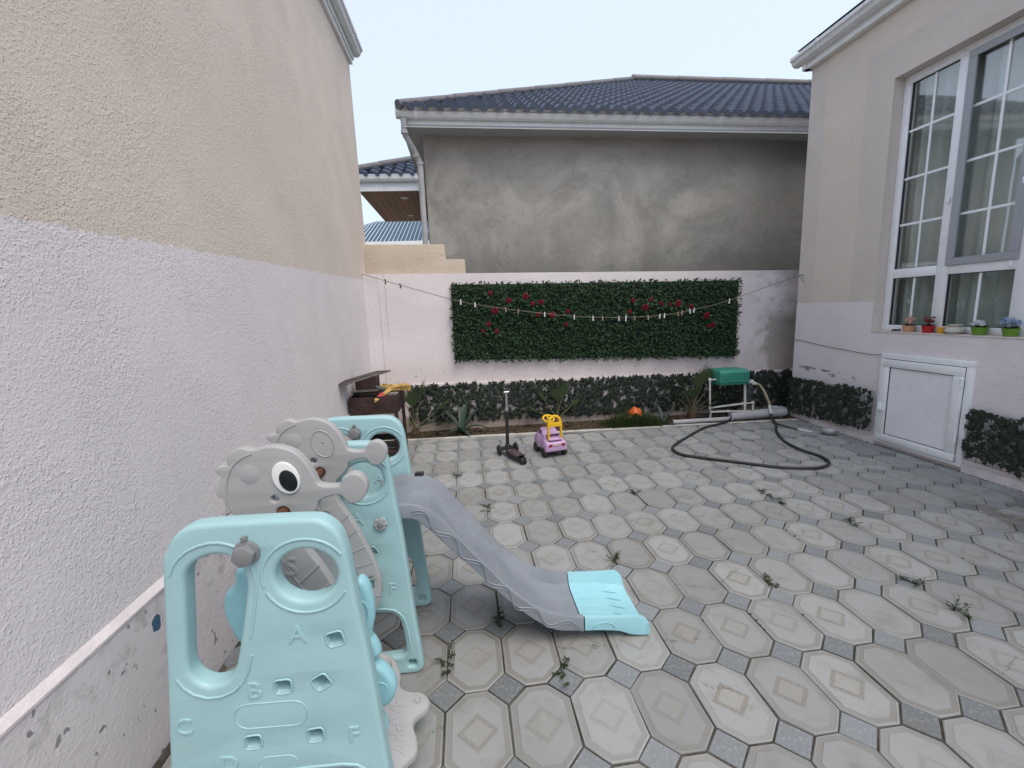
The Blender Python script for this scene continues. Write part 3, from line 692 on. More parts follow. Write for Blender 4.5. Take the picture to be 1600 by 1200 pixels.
rmo.add([(4.505, -2.9, .6), (8.5, -2.9, .6), (8.5, 5.26, .6), (4.505, 5.26, .6), (4.505, -2.9, 4.3), (8.5, -2.9, 4.3), (8.5, 5.26, 4.3), (4.505, 5.26, 4.3)], [(0, 1, 2, 3), (4, 7, 6, 5), (0, 4, 5, 1), (1, 5, 6, 2), (2, 6, 7, 3)])
rmo.build('room_lining', M_INTERIOR, rh)
MB().add([(4.1, -3, 4.45), (9, -3, 4.45), (9, 5.45, 4.45), (4.1, 5.45, 4.45), (9, -3, 6), (9, 5.45, 6)], [(0, 3, 2, 1), (0, 4, 5, 3), (3, 5, 2)]).build('roof', M_ROOF, rh)
MB().bx(4.20, 4.268, -3, 5.46, 4.24, 4.40).build('fascia', M_FASCIA, rh)
MB().bx(4.184, 4.199, -3, 5.47, 4.30, 4.335).build('fascia_trim', M_FASCIA, rh)
gp = MB().prism([(4.199 - .0 - a, b + .04) for a, b in gutter_profile(0, 1, 4.37)], 'y', -3, 5.53); gu = gp.build('gutter', M_GUTTER, rh)
MB().prism([(4.199 - a * 1.05, b + .042) for a, b in gutter_profile(0, 1, 4.37)], 'y', 5.1, 5.13).build('gutter_bracket', M_FASCIA, gu)
MB().bx(4.18, 9, 5.391, 5.45, 4.24, 4.40).build('fascia', M_FASCIA, rh)

# window: frame, mullions and transom; panes, muntins, sash as pieces
def bar(y0, y1, z0, z1, x0=XF, x1=XF + .07): return MB().bx(x0, x1, y0, y1, z0, z1)
wf = MB(); cols = [(3.80, 4.225), (3.19, 3.70), (2.56, 3.09), (1.42, 2.46)]
wf.bx(XF, XF + .07, WY0, WY1, WZ0 + .001, 1.245); wf.bx(XF, XF + .07, WY0, WY1, 3.545, WZ1 - .001)
wf.bx(XF, XF + .07, 4.225, WY1 - .001, 1.245, 3.545)
for a, b in ((3.70, 3.80), (3.09, 3.19), (2.46, 2.56), (1.35, 1.42)): wf.bx(XF + .001, XF + .069, a, b, 1.245, 3.545)
for a, b in cols: wf.bx(XF + .002, XF + .068, a, b, 1.715, 1.805)
win = wf.build('window', M_UPVC, rh, 30, .005, 2)
for ci, (a, b) in enumerate(cols):
    sash = ci == 1
    for z0, z1 in ((1.245, 1.715), (1.805, 3.545)):
        up = z0 > 1.5; A, B, Z0, Z1, xx = a, b, z0, z1, XF + .03
        if sash and up:
            sf = MB(); xs0, xs1 = XF - .018, XF - .001
            for q in ((a - .015, b + .015, z0 - .012, z0 + .05), (a - .015, b + .015, z1 - .05, z1 + .012)): sf.bx(xs0, xs1, *q)
            for q in ((a - .015, a + .05, z0 + .05, z1 - .05), (b - .05, b + .015, z0 + .05, z1 - .05)): sf.bx(xs0, xs1, *q)
            sf.build('screen_sash', M_UPVCGREY, win, 30, .003, 1)
        gk = MB(); t_ = .006
        for q in ((A, B, Z0, Z0 + t_), (A, B, Z1 - t_, Z1), (A, A + t_, Z0 + t_, Z1 - t_), (B - t_, B, Z0 + t_, Z1 - t_)): gk.bx(xx - .012, xx + .012, *q)
        gk.build('gasket', M_GASKET, win)
        MB().bx(xx - .003, xx + .003, A + .002, B - .002, Z0 + .002, Z1 - .002).build('pane', M_GLASS, win)
        mid = (A + B) / 2
        MB().bx(xx - .0075, xx - .0045, mid - .0105, mid + .0105, Z0 + t_, Z1 - t_).build('muntin', M_UPVC, win)
        if up:
            for zz in (2.233, 2.67, 3.11):
                for y0, y1 in ((A + t_, mid - .0106), (mid + .0106, B - t_)): MB().bx(xx - .0075, xx - .0045, y0, y1, zz - .0105, zz + .0105).build('muntin', M_UPVC, win)
for y, z in ((3.752, 2.37), (3.20, 2.39), (3.215, 1.76)):
    MB().box((XF - .012, y, z), (.022, .022, .05)).build('handle', M_UPVC, win, 30, .004)
MB().bx(4.262, 4.379, WY0 + .001, WY1 - .001, 1.172, 1.1845).build('sill', M_RIGHT, rh, 30, .004, 2)

# curtains just inside
def curtain(y0, y1, label, seed):
    rn = random.Random(seed); m = MB(); n = 90; ph = rn.uniform(0, 6)
    for i in range(n + 1):
        u = i / n; y = y0 + (y1 - y0) * u
        for k, z in enumerate((1.0, 2.4, 3.9)):
            m.v.append((4.545 + .032 * math.sin(u * (y1 - y0) * 36 + ph + .25 * k) + .02 * math.sin(u * 19 + ph * 2 + k * .2), y, z))
    for i in range(n):
        for k in range(2): m.f.append((i * 3 + k, i * 3 + 3 + k, i * 3 + 4 + k, i * 3 + 1 + k)); m.mi.append(0)
    tag(m.build('curtain', M_CURTAIN, None, 60), label, 'curtain', 'curtains in the big window')
curtain(3.72, 4.30, 'sheer grey curtain gathered behind the left casement of the big window', 1)
curtain(2.2, 3.70, 'sheer grey curtain hanging behind the screened middle casement of the big window', 2)

# hatch door in the right wall
hf = MB(); HX = 4.235
hy0, hy1, hz0, hz1 = 3.275, 4.118, .035, .965
for q in ((hy0, hy1, hz1 - .05, hz1), (hy0, hy0 + .05, hz0, hz1 - .05), (hy1 - .04, hy1, hz0, hz1 - .05), (hy0 + .05, hy1 - .04, hz0, hz0 + .03)): hf.bx(HX, 4.272, *q)
hatch = hf.build('hatch_door', M_UPVC, rh, 30, .004, 2)
lf = MB(); a, b, c, d = hy0 + .056, hy1 - .046, hz0 + .036, hz1 - .056
for q in ((a, b, d - .075, d), (a, b, c, c + .07), (a, a + .075, c + .07, d - .075), (b - .07, b, c + .07, d - .075)): lf.bx(HX - .022, 4.262, *q)
lf.build('door_leaf', M_UPVC, hatch, 30, .006, 2)
MB().bx(HX - .004, 4.262, a + .081, b - .076, c + .076, d - .081).build('door_panel', M_UPVC, hatch)
gk = MB(); i0, i1, j0, j1 = a + .075, b - .07, c + .07, d - .075
for q in ((i0, i1, j0, j0 + .006), (i0, i1, j1 - .006, j1), (i0, i0 + .006, j0 + .006, j1 - .006), (i1 - .006, i1, j0 + .006, j1 - .006)): gk.bx(HX - .010, HX + .008, *q)
gk.build('gasket', M_GASKET, hatch)
MB().bx(HX + .004, 4.262, a - .005, b + .005, c - .005, d + .005).build('gap', M_GASKET, hatch)
hd = MB(); hd.box((HX - .034, b - .022, .42), (.024, .03, .085)); hd.box((HX - .05, b - .05, .40), (.012, .075, .018)); hd.build('handle', M_UPVC, hatch, 30, .004)
for z in (.25, .74): MB().tube([(HX - .026, a - .004, z), (HX - .026, a - .004, z + .075)], .011, 10).build('hinge', M_UPVC, hatch, 40)
MB().bx(4.235, 4.275, 2.0, 3.27, -.02, .075).build("wall_foot", M_LEDGE, rh); MB().bx(4.235, 4.275, 4.12, 5.0, -.02, .06).build("wall_foot", M_LEDGE, rh)

# cable along the right wall and the eye hook at its corner
pts = [(4.262, 5.38, 1.02), (4.258, 5.2, 1.015), (4.262, 4.95, .985), (4.26, 4.7, .965), (4.262, 4.45, .945), (4.258, 4.25, .935), (4.25, 4.12, .95)]
tag(MB().tube(smooth_loop(pts, 5, False), .0035, 6).build('cable', M_WIRE), 'thin cable running along the lilac wall to the hatch door', 'cable')
hk = thing('wall_hook', 'rusty eye hook in the corner of the right house holding the clothesline', 'hook', (4.26, 5.305, 1.84))
MB().tube([(4.29, 5.305, 1.84), (4.235, 5.305, 1.84)], .006, 8).build('shank', M_STEEL, hk, 40)
MB().tube([(4.225 + .018 * math.cos(a), 5.305, 1.835 + .018 * math.sin(a)) for a in [k * .42 for k in range(14)]], .004, 6).build('eye', M_STEEL, hk, 40)
MB().tube(smooth_loop([(4.225, 5.305, 1.82), (4.235, 5.29, 1.79), (4.25, 5.28, 1.765), (4.258, 5.29, 1.745)], 4, False), .003, 6).build('rope_end', M_WIRE, hk)

# ------------------------------------------------------------------ play set: three moulded panels, crossbar, slide
ps = thing('slide_playset', 'aqua plastic play frame of three upright panels with a grey slide', 'play set', (-.5, 1.7, 0))
OUT = [(-.895, .02), (-.88, .15), (-.852, .384), (-.815, .67), (-.781, .952), (-.769, .992), (-.745, 1.032), (-.714, 1.053), (-.674, 1.060), (-.55, 1.058), (-.421, 1.053), (-.382, 1.040), (-.353, 1.008), (-.340, .962), (-.335, .92), (-.324, .78), (-.308, .621), (-.287, .29), (-.268, .06), (-.272, .015), (-.30, .0), (-.36, .0), (-.44, .0), (-.73, .0), (-.80, .0), (-.875, .0)]
HOLE_L = [(-.659, .978), (-.698, .966), (-.725, .94), (-.736, .90), (-.75, .78), (-.762, .68), (-.752, .638), (-.718, .613), (-.675, .622), (-.647, .66), (-.622, .75), (-.600, .84), (-.590, .90), (-.602, .95), (-.628, .972)]
def outline_pts(P, sub=3): return [(p.x, p.y) for p in smooth_loop(P, sub)]
HR = ell(-.443, .900, .077, .072, 28)
LOW = [(-.345, .10), (-.335, .13), (-.345, .24), (-.365, .285), (-.41, .305), (-.60, .31), (-.74, .305), (-.79, .285), (-.81, .24), (-.82, .13), (-.81, .10), (-.78, .088), (-.58, .085), (-.38, .088)]
SQS = [(-.39, .712, .2), (-.438, .588, .5), (-.536, .588, .0), (-.632, .430, .0), (-.470, .428, .05)]
LETS = [('A', -.482, .737), ('B', -.608, .586), ('C', -.796, .502), ('F', -.369, .415), ('D', -.700, .372)]
L_MESH = {}
def make_panel(Y, front=-1):
    loops = [outline_pts(OUT), outline_pts(HOLE_L), HR, outline_pts(LOW, 3)] + [rrect(x, z, .036, .034, .007, a) for x, z, a in SQS] + [rrect(-.314, .05, .03, .028, .007)]
    pm = plate_mesh('side_panel', loops, .056, .013, M_AQUA, 3, 'xz', Y)
    pan = link('side_panel', pm, ps); yf = Y - .028
    # raised rims that follow the openings, in three arcs
    def rim(P, rr, a, b):
        c = Vector((sum(p[0] for p in P) / len(P), sum(p[1] for p in P) / len(P), 0)); n = len(P)
        pts = []
        for i in range(a, b):
            p = Vector((P[i % n][0], P[i % n][1], 0)); q = P[(i + 1) % n]; o = P[(i - 1) % n]
            t = Vector((q[0] - o[0], q[1] - o[1], 0)).normalized(); nr = Vector((t.y, -t.x, 0))
            if nr.dot(p - c) < 0: nr = -nr
            e = p + nr * rr; pts.append((e.x, yf + .0005, e.y))
        MB().tube(pts, .0045, 8, squash=.9).build('rim', M_AQUA, pan, 60)
    hl = outline_pts(HOLE_L, 2); rim(hl, .034, 26, 36); rim(hl, .034, 11, 20); rim(hl, .026, 20, 27)
    hr = ell(-.443, .900, .077, .072, 36); rim(hr, .030, 3, 20); rim(hr, .030, 20, 34)
    lo = outline_pts(LOW, 2); rim(lo, .020, 0, 12)
    for w_, h_, x, z in ((.185, .075, -.576, .508), (.10, .05, -.575, .352)):
        q = rrect(x, z, w_, h_, h_ * .48, -.05, 6); q.append(q[0])
        MB().tube([(a, yf + .001, b) for a, b in q], .0026, 6, cap=False).build('groove', M_AQUA, pan, 60)
    for ch_, x, z in LETS:
        if ch_ not in L_MESH:
            t = text_mesh(ch_, .066, .0026, M_AQUA)
            for v in t.vertices: a, b, c = v.co; v.co = (a, -c, b)
            L_MESH[ch_] = t
        l = link('letter', L_MESH[ch_], pan, loc=(x, yf - .0002, z)); l.rotation_euler = (0, R(2), 0)
    for x, z, a in SQS:   # lip of each square socket
        q = rrect(x, z, .044, .042, .010, a, 3); q.append(q[0]); MB().tube([(u, yf + .001, w2) for u, w2 in q], .003, 6, cap=False).build('socket_lip', M_AQUA, pan, 60)
    # hexagonal bolt cap
    h = [(.028 * math.cos(R(60 * k + 12)), .028 * math.sin(R(60 * k + 12))) for k in range(6)]
    bc = MB().prism([(-.575 + a, .980 + b) for a, b in h], 'y', yf - .030, yf + .002); bc.lathe([(.032, yf - .010), (.032, yf + .001)], 24, (-.575, 0, .980), 0, 'y')
    bc.build('bolt_cap', M_BOLT, pan, 30, .0035, 2)
    MB().bx(-.581, -.569, yf - .012, yf, 1.014, 1.024).build('bolt_key', M_BOLT, pan)
    return pan
P1, P2, P3 = make_panel(1.113), make_panel(1.765), make_panel(2.212)
MB().tube([(-.575, 1.09, .978), (-.575, 1.785, .978)], .017, 14).build('crossbar', M_RUST, ps, 50)
# flower knob on the middle panel
kn = MB(); fl = []
for k in range(48):
    a = 2 * math.pi * k / 48; r = .025 + .0035 * math.cos(8 * a); fl.append((-.391 + r * math.cos(a), .712 + r * math.sin(a)))
kn.prism(fl, 'y', 1.722, 1.737); kb_ = kn.build('knob', M_KNOB, ps, 30, .003, 2)
MB().lathe([(.0, 1.716), (.010, 1.716), (.0125, 1.7185), (.0125, 1.7225)], 16, (-.391, 0, .712), 0, 'y').build('knob_bolt', M_BOLT, kb_, 40)
MB().lathe([(.0, 1.716), (.011, 1.716), (.013, 1.7185), (.013, 1.737)], 16, (-.355, 0, .40), 0, 'y')
# steps on the climbing side
for k, (x, z) in enumerate(((-.62, .56), (-.74, .38), (-.84, .20))):
    MB().box((x, 1.988, z), (.15, .385, .035)).build('step', M_SLIDE, ps, 40, .012, 3)

# slide chute
RIM = [(-.46, .735), (-.38, .752), (-.31, .756), (-.233, .740), (-.153, .678), (-.08, .58), (-.01, .492), (.06, .402), (.131, .315), (.205, .245), (.28, .192), (.37, .153), (.467, .134)]
LOWP = [(-.46, .665), (-.38, .68), (-.31, .688), (-.248, .668), (-.175, .59), (-.09, .492), (-.014, .405), (.06, .322), (.128, .246), (.19, .185), (.245, .135), (.335, .076), (.467, .058)]
def chute(rim, low, y0f, y1f, mat, name, wall=.026):
    n = len(rim); rs = smooth_loop(rim, 4, False); ls = smooth_loop(low, 4, False); m = MB(); k = 0
    for a, b in zip(rs, ls):
        s = (a.x); y0, y1 = y0f(s), y1f(s); w_ = wall; d = (a - b)
        fl = b + d * .22
        def at(p, y): return (p.x, y, p.y)
        rnd_ = a - d * .10
        sec = [at(b, y0 + .012), at(b + d * .10, y0), at(rnd_, y0), at(a, y0 + .006), at(a, y0 + w_ - .006), at(a - d * .14, y0 + w_), at(fl + d * .16, y0 + w_ + .018), at(fl, y0 + w_ + .05), at(fl, y1 - w_ - .05), at(fl + d * .16, y1 - w_ - .018), at(a - d * .14, y1 - w_), at(a, y1 - w_ + .006), at(a, y1 - .006), at(rnd_, y1), at(b + d * .10, y1), at(b, y1 - .012)]
        m.v += sec; k = len(sec)
    N = len(rs)
    for i in range(N - 1):
        for j in range(k):
            q = (j + 1) % k; m.f.append((i * k + j, i * k + q, (i + 1) * k + q, (i + 1) * k + j)); m.mi.append(0)
    m.f += [tuple(range(k)), tuple(range((N - 1) * k, N * k))]; m.mi += [0, 0]
    return m.build(name, mat, ps, 42)
sld = chute(RIM, LOWP, lambda s: 1.802, lambda s: 2.172, M_SLIDE, 'slide')
wv = []
ctr = [(a.lerp(b, .5)) for a, b in zip(smooth_loop(RIM, 8, False), smooth_loop(LOWP, 8, False))][20:]
arc = 0
for i, p in enumerate(ctr):
    if i: arc += (p - ctr[i - 1]).length
    t_ = (ctr[min(i + 1, len(ctr) - 1)] - ctr[max(i - 1, 0)]).normalized(); nn = Vector((-t_.y, t_.x, 0)); q = p + nn * .020 * math.sin(arc * 36); wv.append((q.x, 1.8015, q.y))
MB().tube(wv, .0028, 6).build('wave_line', M_SLIDE, sld, 60)
MB().tube([(x, y - .0005, z - .014) for x, y, z in wv], .0018, 6).build('wave_line', M_SLIDE, sld, 60)
MB().box((-.275, 2.160, .757), (.045, .03, .014)).build('slide_latch', M_BLACK, sld, 40, .003)
RIM2 = [(.473, .133), (.52, .128), (.58, .122), (.64, .116), (.70, .111), (.745, .104), (.775, .078), (.787, .045)]
LOW2 = [(.473, .057), (.52, .054), (.58, .046), (.64, .035), (.69, .012), (.735, .003), (.765, .003), (.782, .010)]
ext = chute(RIM2, LOW2, lambda s: 1.800 - max(0, s - .60) * .02, lambda s: 2.174 + max(0, s - .50) * .06, M_AQUA2, 'slide_end', .022)
for k in range(6):
    y0 = 1.87 + k * .048; y1 = 1.855 + k * .058
    MB().tube([(.50, y0, .0735), (.58, (y0 + y1) / 2, .0628), (.66, y1, .0505), (.73, y1 + (k - 2.5) * .006, .0275)], .0022, 6).build('rib', M_AQUA2, ext, 60)
MB().tube([(.56 + .055 * math.cos(a), 1.7985, .062 + .034 * math.sin(a)) for a in [math.pi * k / 12 for k in range(13)]], .002, 6).build('arc_line', M_AQUA2, ext, 60)

# ------------------------------------------------------------------ seahorse swing hanging from the crossbar
sw = thing('seahorse_swing', 'grey seahorse swing with aqua seat hanging inside the play frame', 'swing', (-.575, 1.48, .06))
HEAD = [(-.708, .962), (-.722, .988), (-.742, .980), (-.736, 1.028), (-.756, 1.050), (-.747, 1.077), (-.734, 1.099), (-.750, 1.121), (-.738, 1.136), (-.710, 1.138), (-.714, 1.156), (-.695, 1.178), (-.668, 1.187), (-.641, 1.178), (-.602, 1.185), (-.568, 1.183), (-.526, 1.166), (-.495, 1.130), (-.474, 1.083), (-.462, 1.056), (-.406, 1.050), (-.395, 1.072), (-.366, 1.085), (-.340, 1.076), (-.324, 1.047), (-.332, 1.013), (-.357, .990), (-.389, .993), (-.409, 1.020), (-.467, 1.008), (-.476, .985), (-.500, .958), (-.522, .935), (-.528, .89)]
BODY = [(-.519, .85), (-.48, .777), (-.442, .684), (-.409, .589), (-.393, .507), (-.400, .43), (-.435, .365), (-.49, .33), (-.56, .33), (-.62, .38), (-.645, .47), (-.64, .57), (-.625, .68), (-.628, .78), (-.655, .87), (-.69, .93)]
def side(Y, eye):
    lp = [outline_pts(HEAD + BODY, 3), ell(-.594, 1.024, .011, .010, 16), ell(-.5755, .978, .019, .019, 20), rrect(-.43, .505, .020, .055, .0095, -.06, 5)]
    sp = link('side_plate', plate_mesh('side_plate', lp, .036, .006, M_GREY, 3, 'xz', Y), sw); yf = Y - .0185
    # crest crease, fin dent, belly ribs, letter
    MB().tube([(x, yf, z) for x, z in [(p.x, p.y) for p in smooth_loop([(-.712, .975), (-.724, 1.04), (-.718, 1.09), (-.70, 1.13), (-.672, 1.155), (-.64, 1.168)], 4, False)]], .0024, 6).build('crease', M_GREY, sp, 60)
    MB().lathe([(.0, yf - .003), (.020, yf - .0022), (.032, yf + .001)], 20, (-.655, 0, 1.105), 0, 'y').build('fin', M_GREY, sp, 50)
    lpts = smooth_loop([(-.60, .84), (-.565, .76), (-.52, .68), (-.485, .60), (-.468, .51), (-.48, .42)], 5, False); MB().tube([(p.x, yf, p.y) for p in lpts], .0026, 6).build('belly_seam', M_GREY, sp, 60)
    rib_r = [(-.49, .80), (-.462, .735), (-.437, .665), (-.414, .595), (-.402, .53), (-.402, .45)]; rib_l = [(-.556, .745), (-.528, .695), (-.503, .64), (-.482, .58), (-.470, .515), (-.473, .455)]
    for a, b in zip(rib_r, rib_l): MB().tube([(a[0], yf, a[1]), (b[0], yf, b[1])], .0028, 6).build('belly_rib', M_GREY, sp, 60)
    t = text_mesh('S', .085, .0012, M_GREY)
    for v in t.vertices: a, b, c = v.co; v.co = (a, -c, b)
    link('letter', t, sp, loc=(-.572, yf - .0005, .80))
    q = ell(-.553, 1.088, .038, .052, 32, .32); q.append(q[0])
    if eye:
        e = link('eye', plate_mesh('eye', [ell(-.553, 1.088, .037, .051, 32, .32)], .008, .0025, M_EYEW, 2, 'xz', yf - .002), sp); e['label'] = 'white oval eye'
        link('pupil', plate_mesh('pupil', [ell(-.546, 1.080, .0245, .034, 28, .32)], .006, .002, M_EYEB, 2, 'xz', yf - .0055), sp)
    else:
        MB().tube([(a, yf, b) for a, b in q], .0022, 6, cap=False).build('eye_socket', M_GREY, sp, 60)
        MB().lathe([(.0, yf - .0012), (.003, yf - .001), (.0035, yf + .001)], 10, (-.553, 0, 1.092), 0, 'y').build('eye_stud', M_BOLT, sp)
    MB().lathe([(.0, yf - .010), (.012, yf - .010), (.016, yf - .006), (.016, yf + .002)], 18, (-.515, 0, .50), 0, 'y').build('side_bolt', M_BOLT, sp, 40)
    return sp
side(1.325, True); side(1.665, False)
MB().lathe([(.0, 1.270), (.036, 1.270), (.046, 1.278), (.046, 1.300)], 28, (-.345, 0, .435), 0, 'y').build('pivot_disc', M_GREY, sw, 40)
MB().bx(-.42, -.345, 1.302, 1.318, .42, .45).build('pivot_arm', M_GREY, sw)
SEAT = [(-.655, .862), (-.69, .85), (-.700, .805), (-.728, .782), (-.738, .72), (-.718, .64), (-.69, .58), (-.68, .4), (-.64, .30), (-.55, .25), (-.43, .225), (-.335, .235), (-.316, .275), (-.333, .335), (-.295, .362), (-.276, .42), (-.303, .478), (-.338, .507), (-.314, .532), (-.326, .575), (-.336, .597), (-.320, .67), (-.328, .755), (-.35, .788), (-.375, .765), (-.41, .66), (-.50, .54), (-.58, .50), (-.625, .60), (-.635, .75), (-.635, .83)]
st_ = link('seat_side', plate_mesh('seat_side', [outline_pts(SEAT, 3)], .05, .018, M_AQUA2, 4, 'xz', 1.245), sw)
sp_ = [(-.356 + (.004 + .0014 * k) * math.cos(k * .55), 1.2195, .685 + (.005 + .0026 * k) * math.sin(k * .55)) for k in range(22)]
MB().tube(sp_, .0022, 6).build('shell_spiral', M_AQUA2, st_, 60)
MB().tube([(-.322 + .020 * math.cos(a), 1.2195, .42 + .024 * math.sin(a)) for a in [.4 * k for k in range(11)]], .002, 6).build('shell_spiral', M_AQUA2, st_, 60)
MB().prism([(-.66, .46), (-.42, .42), (-.42, .445), (-.64, .49), (-.70, .75), (-.72, .74)], 'y', 1.27, 1.64).build('seat', M_AQUA2, sw, 40, .01, 3)
FOOT = [(-.40, 1.66), (-.366, 1.640), (-.335, 1.58), (-.325, 1.515), (-.29, 1.500), (-.245, 1.505), (-.215, 1.478), (-.222, 1.44), (-.255, 1.40), (-.262, 1.365), (-.243, 1.315), (-.243, 1.27), (-.275, 1.225), (-.285, 1.20), (-.262, 1.165), (-.30, 1.12), (-.42, 1.15), (-.50, 1.30), (-.50, 1.55), (-.45, 1.64)]
fm = plate_mesh('footboard', [outline_pts(FOOT, 3)], .032, .009, M_GREY, 3, 'xy', .128); fb = link('footboard', fm, sw)
for v in fm.vertices: v.co.z += (-.30 - v.co.x) * .35 + .0
MB().lathe([(.0, .004), (.008, .004), (.0095, .0), (.014, .0), (.015, .002), (.016, -.002)], 18, (-.262, 1.466, .134)).build('footboard_bolt', M_GREY, fb, 40)
tx = text_mesh('HAPPY', .075, .001, M_GREY); tm = Matrix.Translation((-.318, 1.36, .1515)) @ Matrix.Rotation(math.atan(.35), 4, 'Y') @ Matrix.Rotation(R(-82), 4, 'Z'); tx.transform(tm); link('letters', tx, fb)
for y in (1.30, 1.62): MB().tube([(-.48, y, .40), (-.45, y, .30), (-.42, y, .18)], .018, 10).build('footboard_arm', M_GREY, sw, 60)

# ------------------------------------------------------------------ hedge mat, rose garlands, leaf screens
rl = random.Random(11)
def leaf_quad(m, c, d, u, L, W, fold=.25, mi=0):
    """pointed leaf, two folded halves: c base, d direction, u face normal"""
    d = d.normalized(); s_ = d.cross(u).normalized(); n = s_.cross(d)
    tip = c + d * L; mid = c + d * L * .5
    m.add([c, mid + s_ * W / 2 + n * W * fold, tip, mid - s_ * W / 2 + n * W * fold, mid], [(0, 4, 1), (4, 2, 1), (0, 3, 4), (3, 2, 4)], mi)
HYX = lambda x: 5.735
hedge = thing('hedge_panel', 'dark green artificial leaf mat hung on the pink garden wall', 'hedge', (1.76, 5.75, .86))
hb = lambda x: .925 - .0345 * (x + .17); ht = lambda x: 1.90 - .0178 * (x + .17)
hx0, hx1 = -.165, 3.70
MB().add([(hx0, 5.79, hb(hx0) + .012), (hx1, 5.79, hb(hx1) + .012), (hx1, 5.79, ht(hx1) - .004), (hx0, 5.79, ht(hx0) - .004), (hx0, 5.765, hb(hx0) + .012), (hx1, 5.765, hb(hx1) + .012), (hx1, 5.765, ht(hx1) - .004), (hx0, 5.765, ht(hx0) - .004)], [(4, 5, 6, 7), (0, 1, 2, 3), (0, 4, 7, 3), (1, 2, 6, 5), (3, 7, 6, 2), (0, 1, 5, 4)]).build('backing_mat', M_HBACK, hedge)
lm = MB()
for i in range(9500):
    x = rl.uniform(hx0 - .006, hx1 + .006); z = rl.uniform(hb(x) - .006, ht(x) + .004)
    a = rl.uniform(0, 2 * math.pi); d = Vector((math.cos(a), -rl.uniform(.1, .9), math.sin(a) + .15)); u = Vector((rl.uniform(-.4, .4), -1, rl.uniform(.0, .8)))
    leaf_quad(lm, Vector((x, rl.uniform(5.72, 5.768), z)), d, u, rl.uniform(.035, .058), rl.uniform(.016, .026))
stuff(lm.build('leaves', M_HEDGE, hedge))

def rose(parent, x, y, z, r):
    m = MB(); c = Vector((x, y, z))
    for ring, (n, rad, tilt) in enumerate(((3, .30, .2), (5, .62, .55), (6, .95, 1.0))):
        for k in range(n):
            a = 2 * math.pi * k / n + ring * .6 + rl.uniform(-.2, .2)
            out = Vector((math.cos(a), 0, math.sin(a))); fwd = Vector((0, -1, 0)); side_ = out.cross(fwd)
            b = c + out * r * rad * .25; w_ = r * .55
            p = lambda o, f, s_: b + out * o * r + fwd * f * r + side_ * s_ * w_
            m.add([p(0, 0, -.6), p(0, 0, .6), p(rad * .55, .75 - tilt * .25, 1.0), p(rad * .9, .95 - tilt * .55, .55), p(rad * .9, .95 - tilt * .55, -.55), p(rad * .55, .75 - tilt * .25, -1.0)], [(0, 1, 2, 5), (5, 2, 3, 4)])
    m.lathe([(0, -r * .7), (r * .3, -r * .6), (r * .35, -r * .1), (r * .15, 0)], 8, (x, y, z), 0, 'y')
    return m.build('rose', M_ROSE, parent)
G1 = [(.33, 1.774, .042), (.557, 1.672, .052), (.778, 1.716, .06), (.866, 1.621, .044), (.969, 1.635, .05), (.377, 1.551, .066), (.289, 1.385, .05), (.391, 1.29, .042), (.211, 1.302, .034), (.929, 1.48, .046), (1.115, 1.47, .06), (1.322, 1.505, .042), (1.292, 1.334, .044)]
G2 = [(2.195, 1.612, .042), (2.442, 1.615, .042), (2.362, 1.518, .062), (2.148, 1.468, .044), (2.577, 1.558, .046), (2.697, 1.541, .036), (2.808, 1.55, .064), (2.999, 1.5, .046), (3.213, 1.375, .066), (3.308, 1.247, .052), (3.245, 1.232, .036)]
for G, lab in ((G1, 'spray of red artificial roses on the left half of the hedge mat'), (G2, 'arching spray of red artificial roses on the right half of the hedge mat')):
    gt = thing('rose_garland', lab, 'roses', (sum(q[0] for q in G) / len(G), 5.72, 1.5), 'rose garlands on the hedge mat')
    for x, z, r in G:
        o = rose(gt, x, 5.70, z, r * .62)
    lv = MB(); order = sorted(G)
    lv.tube(smooth_loop([(x, 5.712, z - .02) for x, z, r in order], 4, False), .004, 5)
    lv.build('stem', M_ROSELEAF, gt)
    lf_ = MB()
    for x, z, r in G:
        for k in range(7):
            a = rl.uniform(0, 6.28); leaf_quad(lf_, Vector((x + .03 * math.cos(a), 5.712, z + .03 * math.sin(a))), Vector((math.cos(a), -.4, math.sin(a))), Vector((0, -1, .3)), .07, .035)
    stuff(lf_.build('rose_leaves', M_ROSELEAF, gt))

